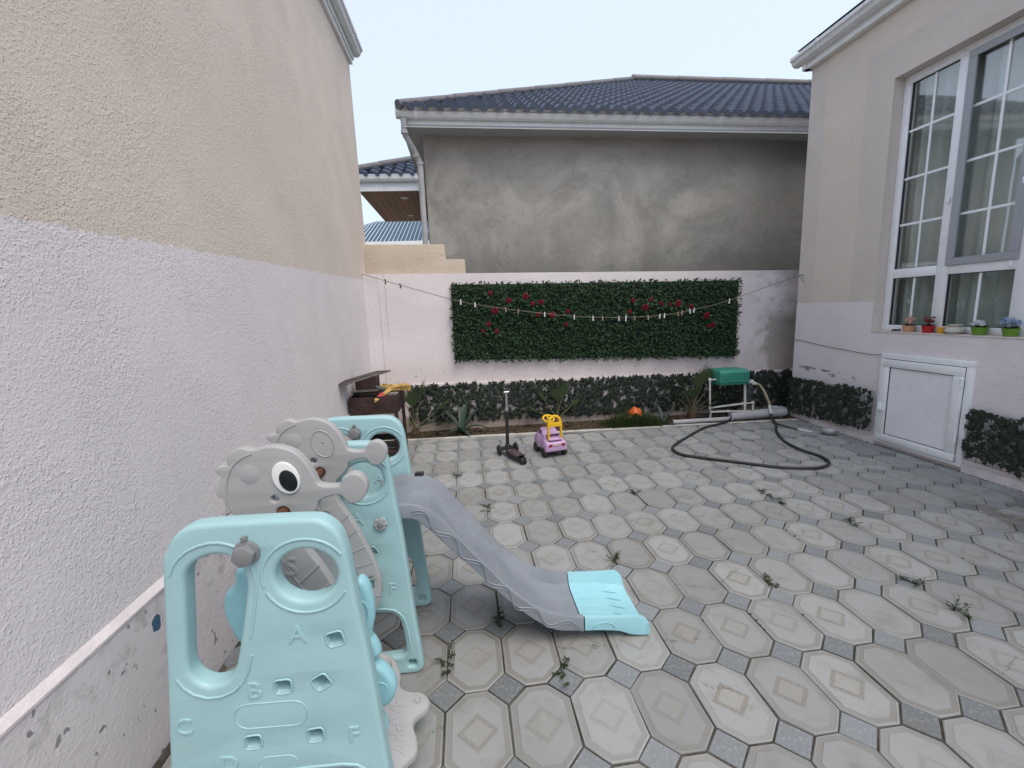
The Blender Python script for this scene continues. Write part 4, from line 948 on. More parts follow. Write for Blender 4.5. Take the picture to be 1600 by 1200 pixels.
def ivy_mesh(seed, s):
    """five-lobed ivy leaf about s wide, slightly cupped, hanging down"""
    rn = random.Random(seed); P = [(0, 0), (.30, .16), (.52, .02), (.36, -.22), (.40, -.52), (.16, -.55), (0, -.95), (-.16, -.55), (-.40, -.52), (-.36, -.22), (-.52, .02), (-.30, .16)]
    vs = [(x * s * rn.uniform(.92, 1.08), -.16 * s * (1 - abs(x) * 1.6) + rn.uniform(-.02, .02) * s, z * s * rn.uniform(.92, 1.08)) for x, z in P] + [(0, -.22 * s, -.3 * s)]
    m = MB().add(vs, [(i, (i + 1) % 12, 12) for i in range(12)]); return m
IVY = [ivy_mesh(k, .062).mesh('leaf', M_IVY) for k in range(5)]
def ivy_screen(name, label, A, B, z0a, z0b, z1a, z1b, nrm, count, seed, off=.03):
    """leaf netting between points A and B (plan), bottom and top heights at each end"""
    rn = random.Random(seed); A = Vector((*A, 0)); B = Vector((*B, 0)); L = (B - A).length; t = (B - A).normalized(); nrm = Vector((*nrm, 0))
    root = thing(name, label, 'leaf screen', (A + B) / 2 + Vector((0, 0, min(z0a, z0b))), 'leaf screens along the foot of the walls')
    net = MB(); q = nrm * .012
    nz = 6
    for k in range(nz + 1):
        f = k / nz; za_ = z0a + (z1a - z0a) * f + .01; zb_ = z0b + (z1b - z0b) * f + .01; net.tube([A + q + Vector((0, 0, za_)), B + q + Vector((0, 0, zb_))], .0022, 4)
    nn_ = int(L / .09)
    for k in range(nn_ + 1):
        f = k / nn_; p = A.lerp(B, f) + q; net.tube([p + Vector((0, 0, z0a + (z0b - z0a) * f)), p + Vector((0, 0, z1a + (z1b - z1a) * f + rn.uniform(.0, .02)))], .0022, 4)
    stuff(net.build('netting', M_NET, root))
    rest_ = MB(); base = Matrix.Translation(-root.location); ang = math.atan2(nrm.x, -nrm.y)
    cand = []
    for i in range(count):
        f = rn.random(); g_ = rn.random(); g_ = g_ ** .95
        z = (z0a + (z0b - z0a) * f) * (1 - g_) + (z1a + (z1b - z1a) * f) * g_
        p = A.lerp(B, f) + nrm * rn.uniform(.008, off) + Vector((0, 0, z + .03))
        sc = rn.uniform(.65, 1.15)
        mt = Matrix.Translation(p) @ Matrix.Rotation(ang + rn.uniform(-.35, .35), 4, 'Z') @ Matrix.Rotation(rn.uniform(-.22, .18), 4, 'X') @ Matrix.Rotation(rn.uniform(-.9, .9), 4, 'Y') @ Matrix.Scale(sc, 4)
        cand.append(((p - Vector((0, 0, 1.55))).length - nrm.dot(p) * 0, mt, rn.randrange(5)))
    cand.sort(key=lambda c: c[0])
    step = max(1, len(cand) // 290)
    pick = set(range(0, len(cand), step)) if step > 1 else set(range(290))
    for i, (_, mt, k) in enumerate(cand):
        if i in pick and len(pick):
            o = bpy.data.objects.new('leaf', IVY[k]); COL.objects.link(o); o.parent = root; o.matrix_parent_inverse = base; o.matrix_basis = mt
        else:
            me = IVY[k]; o0 = len(rest_.v); rest_.v += [tuple(mt @ v.co) for v in me.vertices]
            for pl in me.polygons: rest_.f.append(tuple(w2 + o0 for w2 in pl.vertices)); rest_.mi.append(0)
    if rest_.f: stuff(rest_.build('leaf_mass', M_IVY, root))
    return root
ivy_screen('leaf_screen', 'long dark ivy netting along the foot of the pink garden wall', (-.80, 5.795), (4.62, 5.795), .115, .03, .615, .54, (0, -1), 2800, 1)
ivy_screen('leaf_screen', 'short ivy netting on the right wall between the corner and the hatch', (4.232, 5.37), (4.232, 4.15), .05, .12, .515, .545, (-1, 0), 560, 2)
ivy_screen('leaf_screen', 'ivy netting on the right wall in front of the hatch, cut by the photo edge', (4.232, 3.245), (4.232, 2.15), .12, .10, .545, .55, (-1, 0), 470, 3)

# ------------------------------------------------------------------ clothesline and pegs
LN = [(-1.216, 5.66, 2.050), (-.152, 5.64, 1.7085), (.373, 5.625, 1.5915), (1.085, 5.60, 1.478), (1.62, 5.575, 1.418), (2.05, 5.53, 1.40), (2.30, 5.505, 1.400), (2.63, 5.47, 1.421), (2.915, 5.44, 1.470), (3.12, 5.415, 1.507), (3.37, 5.39, 1.573), (3.90, 5.335, 1.744), (4.225, 5.305, 1.836)]
tag(MB().tube(smooth_loop(LN, 4, False), .0038, 5).build('clothesline', M_WIRE), 'thin clothesline sagging across the yard in front of the hedge mat', 'clothesline')
def peg_mesh(m_):
    m = MB()
    for s_ in (-1, 1):
        m.box((0, s_ * .0045, -.016), (.011, .005, .062), (s_ * .10, 0, 0))
    m.tube([(0, -.006, -.004), (0, .006, -.004)], .005, 6); return m.mesh('clothespin', m_)
PEG = {'w': peg_mesh(M_PINW), 'd': peg_mesh(M_PIND), 't': peg_mesh(M_PINT)}
def line_at(x):
    for a, b in zip(LN, LN[1:]):
        if a[0] <= x <= b[0]:
            f = (x - a[0]) / (b[0] - a[0]); return Vector(a).lerp(Vector(b), f)
pegs = [(-.95, 'd'), (-.775, 'd'), (-.05, 'w'), (.127, 'w'), (.505, 't'), (.67, 't'), (1.0, 'w'), (1.38, 'w'), (1.62, 'w'), (1.74, 't'), (1.95, 'w'), (2.04, 'w'), (2.15, 't'), (2.32, 't'), (2.47, 'w'), (2.53, 'w'), (2.70, 't'), (2.75, 't'), (2.85, 'w'), (2.905, 'w'), (3.345, 'w'), (3.45, 't')]
ORD = ['first', 'second', 'third', 'fourth', 'fifth', 'sixth', 'seventh', 'eighth', 'ninth', 'tenth', 'eleventh', 'twelfth', 'thirteenth', 'fourteenth', 'fifteenth', 'sixteenth', 'seventeenth', 'eighteenth', 'nineteenth', 'twentieth', 'twenty-first', 'twenty-second']
CN = {'w': 'white', 'd': 'dark', 't': 'brownish'}
for i, (x, k) in enumerate(pegs):
    o = link('clothespin', PEG[k], None, loc=line_at(x) + Vector((0, 0, .004))); o.rotation_euler = (0, rl.uniform(-.2, .2), rl.uniform(-.9, .9))
    s_ = 1.15 if i == 11 else 1.; o.scale = (s_, s_, s_)
    tag(o, '%s clothespin, %s from the left along the sagging clothesline' % (CN[k], ORD[i]), 'clothespin', 'clothespins on the line')

# ------------------------------------------------------------------ brazier in the left corner
bz = thing('brazier', 'dark brown steel barbecue brazier standing in the left corner', 'barbecue', (-.95, 4.7, 0))
bx0, bx1, by0, by1, bz0, bz1 = -1.19, -.73, 4.42, 4.95, .575, .755
bm_ = MB(); th = .006
for q in ((bx0, bx1, by0, by0 + th, bz0, bz1), (bx0, bx1, by1 - th, by1, bz0, bz1), (bx0, bx0 + th, by0 + th, by1 - th, bz0, bz1), (bx1 - th, bx1, by0 + th, by1 - th, bz0, bz1), (bx0 + th, bx1 - th, by0 + th, by1 - th, bz0, bz0 + th)): bm_.bx(*q)
bm_.build('fire_box', M_RUST2, bz)
MB().bx(bx0 + .01, bx1 - .01, by0 + .01, by1 - .01, bz0 + .008, bz1 - .05).build('ash_bed', M_ASH, bz)
for x in (bx0 + .018, bx1 - .018):
    for y in (by0 + .022, by1 - .018): MB().box((x, y, .287), (.032, .032, .574)).build('leg', M_RUST2, bz)
MB().bx(bx0 + .036, bx1 - .036, by0 + .01, by0 + .03, .16, .19).build('brace', M_RUST2, bz)
MB().tube(smooth_loop([(-1.06, by0 - .002, .71), (-1.06, by0 - .03, .69), (-1.01, by0 - .035, .675), (-.95, by0 - .035, .675), (-.90, by0 - .03, .69), (-.90, by0 - .002, .71)], 4, False), .005, 6).build('handle', M_RUST2, bz)
sl_ = MB(); sl_.prism([(-1.185, bz1 + .001), (-.90, bz1 + .001), (-.95, .79), (-1.17, .79)], 'y', 4.55, 4.86); sl_.build('hood', M_RUST2, bz)
MB().bx(-1.19, -.925, 4.53, 4.86, .791, .799).build('flange', M_GRATE, bz)
ck = MB()
for q in ((-1.165, -.958, 4.62, 4.626, .80, .925), (-1.165, -.958, 4.82, 4.826, .80, .925), (-1.165, -1.159, 4.627, 4.819, .80, .925), (-.964, -.958, 4.627, 4.819, .80, .925)): ck.bx(*q)
ck.build('chimney_box', M_RUST2, bz)
gt = thing('grill_grate', 'steel grill grate lying tilted on top of the brazier chimney', 'grate', (-1.05, 4.6, .935))
rot = Matrix.Translation((-1.035, 4.58, .945)) @ Matrix.Rotation(R(62), 4, 'Z') @ Matrix.Rotation(R(-3), 4, 'Y') @ Matrix.Rotation(R(-4), 4, 'X')
fr_ = MB(); C4 = [(-.40, -.10, 0), (.26, -.10, 0), (.27, .10, 0), (-.40, .10, 0), (-.40, -.10, 0)]
fr_.tube([rot @ Vector(p) for p in C4], .008, 6); fr_.build('frame', M_GRATE, gt)
MB().box((0, 0, 0), (.24, .19, .006)).build('sheet', M_RUST2, None)
o_ = bpy.data.objects['sheet']; o_.data.transform(rot @ Matrix.Translation((-.27, 0, .002))); o_.parent = gt; o_.matrix_parent_inverse = Matrix.Translation(-gt.location)
for k in range(8):
    x = -.13 + k * .05; MB().tube([rot @ Vector((x, -.10, .004)), rot @ Vector((x + .01, .10, .004))], .004, 6).build('rod', M_GRATE, gt)
br = thing('broom', 'straw hand broom with red binding lying on the brazier', 'broom', (-.80, 4.65, .74))
h0 = Vector((-.935, 4.40, .715)); h1 = Vector((-.80, 4.60, .80)); dr = (h1 - h0)
hm_ = MB()
for k in range(16):
    a = rl.uniform(0, 6.28); r_ = rl.uniform(0, .018); o_ = Vector((math.cos(a) * r_, 0, math.sin(a) * r_)); hm_.tube([h0 + o_, h0.lerp(h1, .5) + o_ * 1.2, h1 + o_ * 1.5], .008, 6)
stuff(hm_.build('handle', M_STRAW, br))
MB().tube([h0.lerp(h1, .20), h0.lerp(h1, .46)], [.030, .032], 14).build('binding', M_BIND, br, 50)
bh = MB()
for k in range(620):
    lft = rl.random() < .42
    e = Vector((rl.uniform(-.13, -.01), rl.uniform(.02, .16), rl.uniform(-.005, .035))) if lft else Vector((rl.uniform(.0, .19), rl.uniform(.02, .20), rl.uniform(-.045, .025)))
    s0 = h1 + Vector((rl.uniform(-.03, .03), rl.uniform(-.02, .02), rl.uniform(-.02, .015))); mid = s0.lerp(h1 + e, .5) + Vector((0, 0, .012)); bh.tube([s0, mid, h1 + e], [.0035, .003, .0015], 4)
stuff(bh.build('bristles', M_STRAW, br))
tag(MB().box((-.90, 4.58, .815), (.12, .022, .012), (.1, R(24), .35)).build('metal_strip', M_BLUEST, None, 40, .002), 'blue grey metal strip poking up beside the broom on the brazier', 'strip')
pc = thing('plastic_crate', 'dark slatted crate under the brazier seen through the far panel', 'crate', (-.93, 4.7, 0))
for k in range(3):
    for (x0, x1, y0, y1) in ((-1.08, -.78, 4.53, 4.545), (-1.08, -.78, 4.855, 4.87), (-1.08, -1.065, 4.546, 4.854), (-.795, -.78, 4.546, 4.854)): MB().bx(x0, x1, y0, y1, .02 + k * .085, .085 + k * .085).build('slat', M_BLACK, pc)
for x in (-1.07, -.79):
    for y in (4.538, 4.862): MB().bx(x - .014, x + .014, y - .014, y + .014, 0, .275).build('post', M_BLACK, pc)

# ------------------------------------------------------------------ kick scooter
sc = thing('kick_scooter', 'small black three-wheeled kick scooter standing on the paving', 'scooter', (.42, 4.45, 0))
fc = Vector((.379, 4.64, 0)); rc = Vector((.50, 4.265, 0)); ax = (rc - fc).normalized(); sd_ = Vector((-ax.y, ax.x, 0))
def wheel(parent, c, axis, r, w_, mt=M_TYRE, mh=M_HUB, name='wheel'):
    rot = axis.to_track_quat('X', 'Z').to_matrix(); q = MB()
    q.lathe([(r * .62, -w_ / 2), (r * .9, -w_ / 2), (r, -w_ * .25), (r, w_ * .25), (r * .9, w_ / 2), (r * .62, w_ / 2)], 24, c, 0, 'x', rot); wo_ = q.build(name, mt, parent, 40)
    q = MB(); q.lathe([(0, -w_ * .46), (r * .2, -w_ * .5), (r * .25, -w_ * .3), (r * .62, -w_ * .34), (r * .62, w_ * .34), (r * .25, w_ * .3), (r * .2, w_ * .5), (0, w_ * .46)], 20, c, 0, 'x', rot); q.build('hub', mh, wo_, 40)
for s_ in (-1, 1): wheel(sc, fc + sd_ * s_ * .098 + Vector((0, 0, .056)), sd_, .056, .026, M_TYRE, M_BLACK)
for s_ in (-1, 1): wheel(sc, rc + sd_ * s_ * .016 + Vector((0, 0, .038)), sd_, .038, .022, M_TYRE, M_BLACK)
ang = math.atan2(ax.y, ax.x)
dk = MB(); pr = []
for u, w_ in ((.03, .035), (.07, .055), (.12, .060), (.24, .060), (.32, .05), (.36, .032)): pr.append((u, w_))
poly = [fc + ax * u + sd_ * w_ for u, w_ in pr] + [fc + ax * u - sd_ * w_ for u, w_ in reversed(pr)]
dk.prism([(p.x, p.y) for p in poly], 'z', .045, .068); dko = dk.build('deck', M_BLACK, sc, 40, .006, 2)
pol2 = [fc + ax * u + sd_ * (w_ - .010) for u, w_ in pr[1:-1]] + [fc + ax * u - sd_ * (w_ - .010) for u, w_ in reversed(pr[1:-1])]
MB().prism([(p.x, p.y) for p in pol2], 'z', .0683, .0700).build('grip_print', M_DECK, dko)
MB().box(fc + ax * .375 + Vector((0, 0, .088)), (.075, .062, .008), (0, R(-28), ang)).build('brake_fender', M_BLACK, sc, 40, .003)
tk = MB(); tk.box(fc + Vector((0, 0, .068)), (.06, .15, .03), (0, 0, ang)); tk.box(fc + ax * .01 + Vector((0, 0, .085)), (.075, .06, .06), (0, 0, ang), 0, .7); tk.build('steering_block', M_BLACK, sc, 40, .008, 2)
top = fc - ax * -.005 + Vector((.008, 0, .685))
sb = fc + Vector((0, 0, .09)); md = sb.lerp(top, .69)
MB().tube([sb, md], .0185, 14).build('stem', M_BLACK, sc, 50); MB().tube([md, top], .013, 14).build('stem_tube', M_CHROME, sc, 50)
MB().tube([md - Vector((0, 0, .02)), md + Vector((0, 0, .012))], .022, 14).build('clamp', M_CHROME, sc, 50)
MB().tube([top - sd_ * .028, top + sd_ * .028], .0125, 12).build('handle_socket', M_CHROME, sc, 50)

# ------------------------------------------------------------------ toy ride-on car (built facing +x, then placed)
tc = thing('toy_car', 'lilac ride-on toy car with yellow handle standing by the planted bed', 'toy car', (0, 0, 0))
def loft(secs, name, mat, parent, smooth=50, bev=.012):
    m = MB(); k = len(secs[0])
    for s_ in secs: m.v += s_
    for i in range(len(secs) - 1):
        for j in range(k): q = (j + 1) % k; m.f.append((i * k + j, i * k + q, (i + 1) * k + q, (i + 1) * k + j)); m.mi.append(0)
    m.f += [tuple(range(k)), tuple(range((len(secs) - 1) * k, len(secs) * k))]; m.mi += [0, 0]
    return m.build(name, mat, parent, smooth, bev, 3)
def sec(x, w_, z0, z1, wt=None):
    wt = wt or w_ * .86; return [(x, -w_, z0), (x, w_, z0), (x, w_, z0 + (z1 - z0) * .6), (x, wt, z1), (x, -wt, z1), (x, -w_, z0 + (z1 - z0) * .6)]
loft([sec(-.165, .108, .08, .150), sec(-.15, .124, .065, .168), (sec(-.06, .124, .065, .185)), sec(-.03, .105, .07, .205), sec(.04, .105, .07, .205), sec(.07, .122, .065, .215), sec(.19, .120, .065, .195), sec(.235, .10, .08, .165)], 'body', M_LILAC, tc)
cb = loft([sec(-.055, .095, .19, .200, .09), sec(.02, .092, .19, .255, .072), sec(.10, .092, .19, .275, .07), sec(.175, .10, .185, .205, .09)], 'cab', M_LILAC, tc)
MB().add([(-.048, -.066, .212), (-.048, .066, .212), (.012, .056, .2535), (.012, -.056, .2535)], [(0, 1, 2, 3)]); 
for s_ in (-1, 1):
    MB().prism([(.035, .208), (.14, .212), (.10, .258), (.045, .256)], 'y', s_ * .0835, s_ * .094).build('side_window', M_CARGLASS, cb)
MB().box((-.10, 0, .196), (.10, .15, .012), (0, R(-4), 0)).build('seat', M_LILAC, tc, 40, .005)
MB().box((-.052, 0, .212), (.012, .15, .035)).build('seat_gap', M_CARGLASS, tc, 40, .003)
for s_ in (-1, 1):
    MB().box((-.1665, s_ * .072, .14), (.008, .042, .028), (0, 0, s_ * .12)).build('tail_lamp', M_RED, tc, 40, .003)
    for x in (-.09, .145): wheel(tc, Vector((x, s_ * .110, .052)), Vector((0, 1, 0)), .052, .042, M_TYRE, M_HUB)
MB().box((-.1675, 0, .140), (.005, .085, .022)).build('number_plate', M_STICK, tc)
MB().bx(-.12, .2, -.075, .075, .045, .066).build('chassis', M_BLACK, tc)
# yellow push handle: arch with a grip hole
HW = .082; arch = [(-HW, .185), (-HW, .36), (-.072, .40), (-.055, .432), (-.03, .448), (0, .453), (.03, .448), (.055, .432), (.072, .40), (HW, .36), (HW, .185), (HW - .022, .185), (HW - .022, .325), (-HW + .022, .325), (-HW + .022, .185)]
ha = MB(); hole = [(-.048, .372), (-.04, .405), (-.02, .425), (0, .43), (.02, .425), (.04, .405), (.048, .372)]
pm = plate_mesh('push_handle', [arch, hole], .026, .006, M_YEL, 2, 'yz', -.115); link('push_handle', pm, tc)
swh = MB(); ring_ = [(.06 * math.cos(a), .06 * math.sin(a), 0) for a in [2 * math.pi * k / 20 for k in range(21)]]
mt_ = Matrix.Translation((.05, 0, .375)) @ Matrix.Rotation(R(-25), 4, 'Y')
swh.tube([mt_ @ Vector(p) for p in ring_], .011, 8, cap=False); swh.tube([mt_ @ Vector((-.055, 0, 0)), mt_ @ Vector((.055, 0, 0))], .010, 8); swh.tube([mt_ @ Vector((0, 0, 0)), Vector((.075, 0, .26))], .014, 10)
swh.build('steering_wheel', M_YEL, tc, 50)
tc.location = (.842, 4.545, 0); tc.rotation_euler = (0, 0, R(102))

# ------------------------------------------------------------------ pump box on white pipes, hoses, drain pipe
pb = thing('pump_box', 'green plastic pump box with white pipes standing in the planted bed', 'pump', (3.4, 5.45, 0))
bxm = MB(); bxm.prism([(5.33, .475), (5.32, .64), (5.36, .672), (5.62, .672), (5.66, .64), (5.65, .475)], 'x', 3.22, 3.63); box_ = bxm.build('box', M_GREENBOX, pb, 30, .018, 3)
MB().bx(3.215, 3.635, 5.315, 5.655, .515, .530).build('lid_seam', M_GREENBOX, box_, 30, .004)
q = rrect(3.425, .585, .26, .10, .02, 0, 4); q.append(q[0]); MB().tube([(a, 5.322, b) for a, b in q], .005, 6, cap=False).build('panel_rim', M_GREENBOX, box_, 50)
for x in (3.29, 3.53): MB().lathe([(0, .682), (.012, .682), (.016, .676), (.016, .668)], 12, (x, 5.45, 0)).build('lid_bolt', M_GREENBOX, box_, 40)
def pipe(pts, r, name, mat, parent, joints=True):
    MB().tube(pts, r, 12).build(name, mat, parent, 50)
    if joints:
        for p in pts[1:-1]: MB().lathe([(0, -r * 1.5), (r * 1.0, -r * 1.5), (r * 1.35, -r * .9), (r * 1.35, r * .9), (r * 1.0, r * 1.5), (0, r * 1.5)], 12, p).build('elbow', mat, parent, 50)
pipe([(3.30, 5.42, .545), (3.135, 5.42, .548), (3.15, 5.42, .17), (3.62, 5.42, .20), (3.75, 5.42, .205), (3.76, 5.42, .02)], .015, 'pipe', M_PVC, pb)
pipe([(3.15, 5.41, .02), (3.16, 5.41, .115), (3.40, 5.40, .112), (3.63, 5.40, .098), (3.72, 5.40, .095)], .012, 'pipe', M_PVC, pb)
pipe([(3.615, 5.40, .47), (3.635, 5.40, .02)], .016, 'pipe', M_PVC, pb)
MB().lathe([(.0, .02), (.026, .02), (.024, .07), (.018, .09)], 12, (3.635, 5.40, 0)).build('foot', M_PVC, pb, 40)
pipe([(3.60, 5.45, .50), (3.74, 5.45, .475), (3.79, 5.44, .455)], .022, 'outlet', M_PVC, pb)
bag = MB()
for k in range(9):
    f = k / 8; bag.lathe([(.05 + .02 * math.sin(k * 2.3), .46 - f * .24)], 10, (3.70, 5.43, 0)) if False else None
bl = MB(); ringn = 12
for k in range(9):
    f = k / 8; z = .47 - f * .23; rr_ = .022 + .035 * math.sin(min(1, f * 1.3) * math.pi * .62)
    for j in range(ringn):
        a = 2 * math.pi * j / ringn; rj = rr_ * rl.uniform(.75, 1.2); bl.v.append((3.705 + rj * math.cos(a), 5.43 + rj * .7 * math.sin(a), z + rl.uniform(-.006, .006)))
for k in range(8):
    for j in range(ringn): q2 = (j + 1) % ringn; bl.f.append((k * ringn + j, k * ringn + q2, (k + 1) * ringn + q2, (k + 1) * ringn + j)); bl.mi.append(0)
bl.f.append(tuple(range(8 * ringn, 9 * ringn))); bl.mi.append(0); bl.f.append(tuple(range(ringn))); bl.mi.append(0)
tag(bl.build('plastic_bag', M_BAG, None), 'crumpled dark plastic bag tied under the pump outlet', 'bag')

H1 = [(3.02, 5.60, .05), (3.12, 5.55, .02), (3.27, 5.50, .03), (3.40, 5.42, .055), (3.425, 5.36, .06), (3.32, 5.25, .03), (3.205, 5.20, .016), (2.864, 5.045, .014), (2.448, 4.70, .014), (2.20, 4.47, .014), (2.120, 4.32, .014), (2.145, 4.16, .014), (2.345, 3.985, .014), (2.584, 3.812, .014), (2.808, 3.648, .014), (3.073, 3.562, .014), (3.224, 3.582, .014), (3.345, 3.677, .014), (3.392, 3.84, .014), (3.36, 4.06, .014), (3.403, 4.345, .014), (3.578, 4.71, .014), (3.76, 4.96, .014), (3.86, 5.16, .03), (3.925, 5.30, .09)]
hs = thing('garden_hose', 'black hose lying in a wide loop on the paving', 'hose', (2.8, 4.4, 0))
MB().tube(smooth_loop(H1, 8, False), .0145, 12).build('hose', M_HOSE, hs, 60)
H2 = [(3.925, 5.30, .09), (3.935, 5.33, .16), (3.915, 5.37, .27), (3.885, 5.41, .37), (3.845, 5.44, .435), (3.79, 5.44, .455)]
MB().tube(smooth_loop(H2, 6, False), .0165, 12).build('tan_section', M_HOSE2, hs, 60)
MB().tube([(3.915, 5.27, .075), (3.93, 5.335, .175)], .019, 12).build('coupling', M_PVC, hs, 50)
h3 = thing('thin_hose', 'thin dark tan hose with a white tube end lying near the right wall', 'hose', (3.9, 4.8, 0))
MB().tube(smooth_loop([(3.90, 5.26, .05), (3.86, 5.13, .02), (3.83, 5.02, .011), (3.85, 4.87, .011), (3.875, 4.72, .011)], 6, False), .0105, 10).build('hose', M_HOSE3, h3, 60)
MB().tube([(3.872, 4.735, .012), (3.94, 4.595, .012)], .0125, 10).build('tube_end', M_PVC, h3, 50)
dpp = thing('drain_pipe', 'fat grey drain pipe lying along the end of the planted bed', 'pipe', (3.4, 5.4, 0))
MB().tube([(2.60, 5.335, .030), (3.40, 5.315, .032)], .030, 14).build('thin_pipe', M_PVCGREY, dpp, 50)
MB().tube([(3.39, 5.34, .055), (3.45, 5.34, .055), (4.12, 5.36, .055), (4.17, 5.38, .055)], [.046, .055, .055, .05], 16).build('fat_pipe', M_PVCGREY, dpp, 50)
MB().tube(smooth_loop([(4.12, 5.36, .055), (4.21, 5.40, .055), (4.235, 5.48, .055), (4.20, 5.56, .055), (4.13, 5.58, .055)], 5, False), .05, 16).build('bend', M_PVCGREY, dpp, 50)
MB().tube([(3.70, 5.60, .03), (4.15, 5.60, .035)], .025, 12).build('thin_pipe', M_PVC, dpp, 50)

# ------------------------------------------------------------------ planted bed
def arch_pts(b, d, L, rise, n=6):
    out = []
    for k in range(n + 1):
        f = k / n; out.append(b + Vector((d.x, d.y, 0)) * L * f + Vector((0, 0, rise * L * (f * 1.0 - .45 * f * f))))
    return out
def palm(name, label, base, fronds, seed, group='young palms in the planted bed'):
    rn = random.Random(seed); root = thing(name, label, 'palm', base, group); B = Vector(base)
    tk_ = MB(); tk_.lathe([(.0, -.01), (.055, -.01), (.062, .03), (.05, .07), (.03, .11), (.018, .14)], 10, B); tk_.build('trunk', M_FIBRE, root, 60)
    fb_ = MB()
    for k in range(26):
        a = rn.uniform(0, 6.28); fb_.tube([B + Vector((.045 * math.cos(a), .045 * math.sin(a), rn.uniform(.0, .07))), B + Vector((.075 * math.cos(a), .075 * math.sin(a), rn.uniform(.02, .10)))], [.004, .001], 4)
    stuff(fb_.build('trunk_fibre', M_FIBRE, root))
    for az, L, el, fan in fronds:
        d = Vector((math.cos(R(az)), math.sin(R(az)), 0)); st_p = []
        for k in range(6):
            f = k / 5; e = R(el * (1.08 - .22 * f)); prev = st_p[-1] if st_p else B + Vector((0, 0, .09)); st_p.append(prev + (d * math.cos(e) + Vector((0, 0, math.sin(e)))) * (L * .55 / 5 if k else 0))
        fr_o = MB().tube(st_p, [.008, .007, .006, .006, .005, .004], 6).build('frond', M_PALMST, root, 60)
        lf_ = MB(); tip = st_p[-1]; dirv = (st_p[-1] - st_p[-2]).normalized(); sv = dirv.cross(Vector((0, 0, 1))).normalized(); up_ = sv.cross(dirv)
        n = 15
        for k in range(n):
            t_ = (k / (n - 1) - .5) * 2; ang_ = t_ * R(fan)
            dd = (dirv * math.cos(ang_) + sv * math.sin(ang_) + up_ * .12 * math.cos(ang_)).normalized()
            ll = L * .55 * (1 - .35 * t_ * t_) * rn.uniform(.85, 1.1); w_ = .016 * (L / .5)
            s2 = dd.cross(up_).normalized(); p0 = tip - dirv * .01; p1 = p0 + dd * ll * .5; p2 = p0 + dd * ll + Vector((0, 0, -.10 * ll))
            lf_.add([p0, p1 + s2 * w_ / 2 + up_ * .004, p2, p1 - s2 * w_ / 2 + up_ * .004, p1], [(0, 4, 1), (4, 2, 1), (0, 3, 4), (3, 2, 4)])
        stuff(lf_.build('leaflets', M_PALM, fr_o))
    return root
palm('palm_plant', 'young fan palm beside the brazier at the left end of the bed', (-.72, 5.58, 0), [(20, .66, 80, 32), (160, .66, 76, 32), (5, .62, 40, 45), (-20, .66, 30, 50), (180, .6, 60, 40), (-60, .45, 25, 50), (200, .42, 35, 50), (-90, .60, 78, 34), (-10, .48, 12, 55)], 1)
palm('palm_plant', 'largest young fan palm left of the green pump box', (2.98, 5.56, 0), [(10, .70, 72, 40), (-5, .68, 60, 42), (170, .60, 72, 40), (0, .5, 38, 50), (180, .5, 48, 45), (-80, .66, 78, 45), (-40, .40, 30, 50), (200, .36, 25, 50), (-120, .5, 60, 45)], 2)
palm('palm_plant', 'small pale fan palm behind the toy car', (1.13, 5.62, 0), [(20, .56, 76, 45), (165, .5, 62, 45), (5, .45, 42, 50), (180, .48, 28, 45), (-80, .54, 80, 50), (-40, .32, 25, 50)], 3)
def strap_plant(name, label, base, leaves, seed, mat=M_AGAVE, w0=.05):
    rn = random.Random(seed); root = thing(name, label, 'plant', base); B = Vector(base)
    for az, L, rise in leaves:
        d = Vector((math.cos(R(az)), math.sin(R(az)), 0)); sv = Vector((-d.y, d.x, 0)); m = MB(); n = 9
        for k in range(n + 1):
            f = k / n; c = B + d * (.015 + L * f * (.5 + .5 * f)) + Vector((0, 0, L * rise * (f - .75 * f * f * (1.4 if rise < 1 else .5)))); w_ = w0 * (.55 + 1.1 * f * (1 - f) * 1.6) * (1 - f ** 3)
            m.v += [tuple(c + sv * w_ / 2 + Vector((0, 0, w_ * .25))), tuple(c), tuple(c - sv * w_ / 2 + Vector((0, 0, w_ * .25)))]
        for k in range(n):
            m.f += [(k * 3, k * 3 + 1, k * 3 + 4, k * 3 + 3), (k * 3 + 1, k * 3 + 2, k * 3 + 5, k * 3 + 4)]; m.mi += [0, 0]
        m.build('leaf', mat, root, 60)
    return root
strap_plant('agave_plant', 'dark agave with one leaf bent down, between the left palm and the scooter', (-.13, 5.56, 0), [(90, .42, 1.6), (140, .34, 1.3), (40, .40, 1.2), (0, .46, .85), (-60, .22, .9), (200, .26, .8), (250, .2, 1.1), (70, .36, 2.0)], 4, M_AGAVE, .075)
strap_plant('agave_plant', 'small grey green agave at the right end of the grass tuft', (2.50, 5.40, 0), [(90, .26, 1.5), (30, .26, 1.1), (150, .22, 1.0), (-60, .18, .8), (230, .18, .8)], 5, M_AGAVE, .045)
gm_ = MB()
for k in range(2600):
    x = rl.gauss(2.12, .22); y = rl.uniform(kerb_y(x) + .03, 5.62) - abs(x - 2.12) * .02; h = rl.uniform(.07, .20) * max(.35, 1 - ((x - 2.12) / .5) ** 2); a = rl.uniform(0, 6.28)
    if x < 1.62 or x > 2.66: continue
    b = Vector((x, y, 0)); t_ = b + Vector((math.cos(a) * h * .55, math.sin(a) * h * .55 - .02, h)); s_ = Vector((math.sin(a), -math.cos(a), 0)) * .0028; md = b.lerp(t_, .55) + Vector((0, 0, h * .12)); gm_.add([b - s_, b + s_, md + s_ * .8, t_, md - s_ * .8], [(0, 1, 2, 4), (4, 2, 3)])
go = gm_.build('grass', M_GRASS); stuff(go); tag(go, 'tuft of short green grass in the bed around the orange toy', 'grass')
for k in range(40):
    pass
dl = MB()
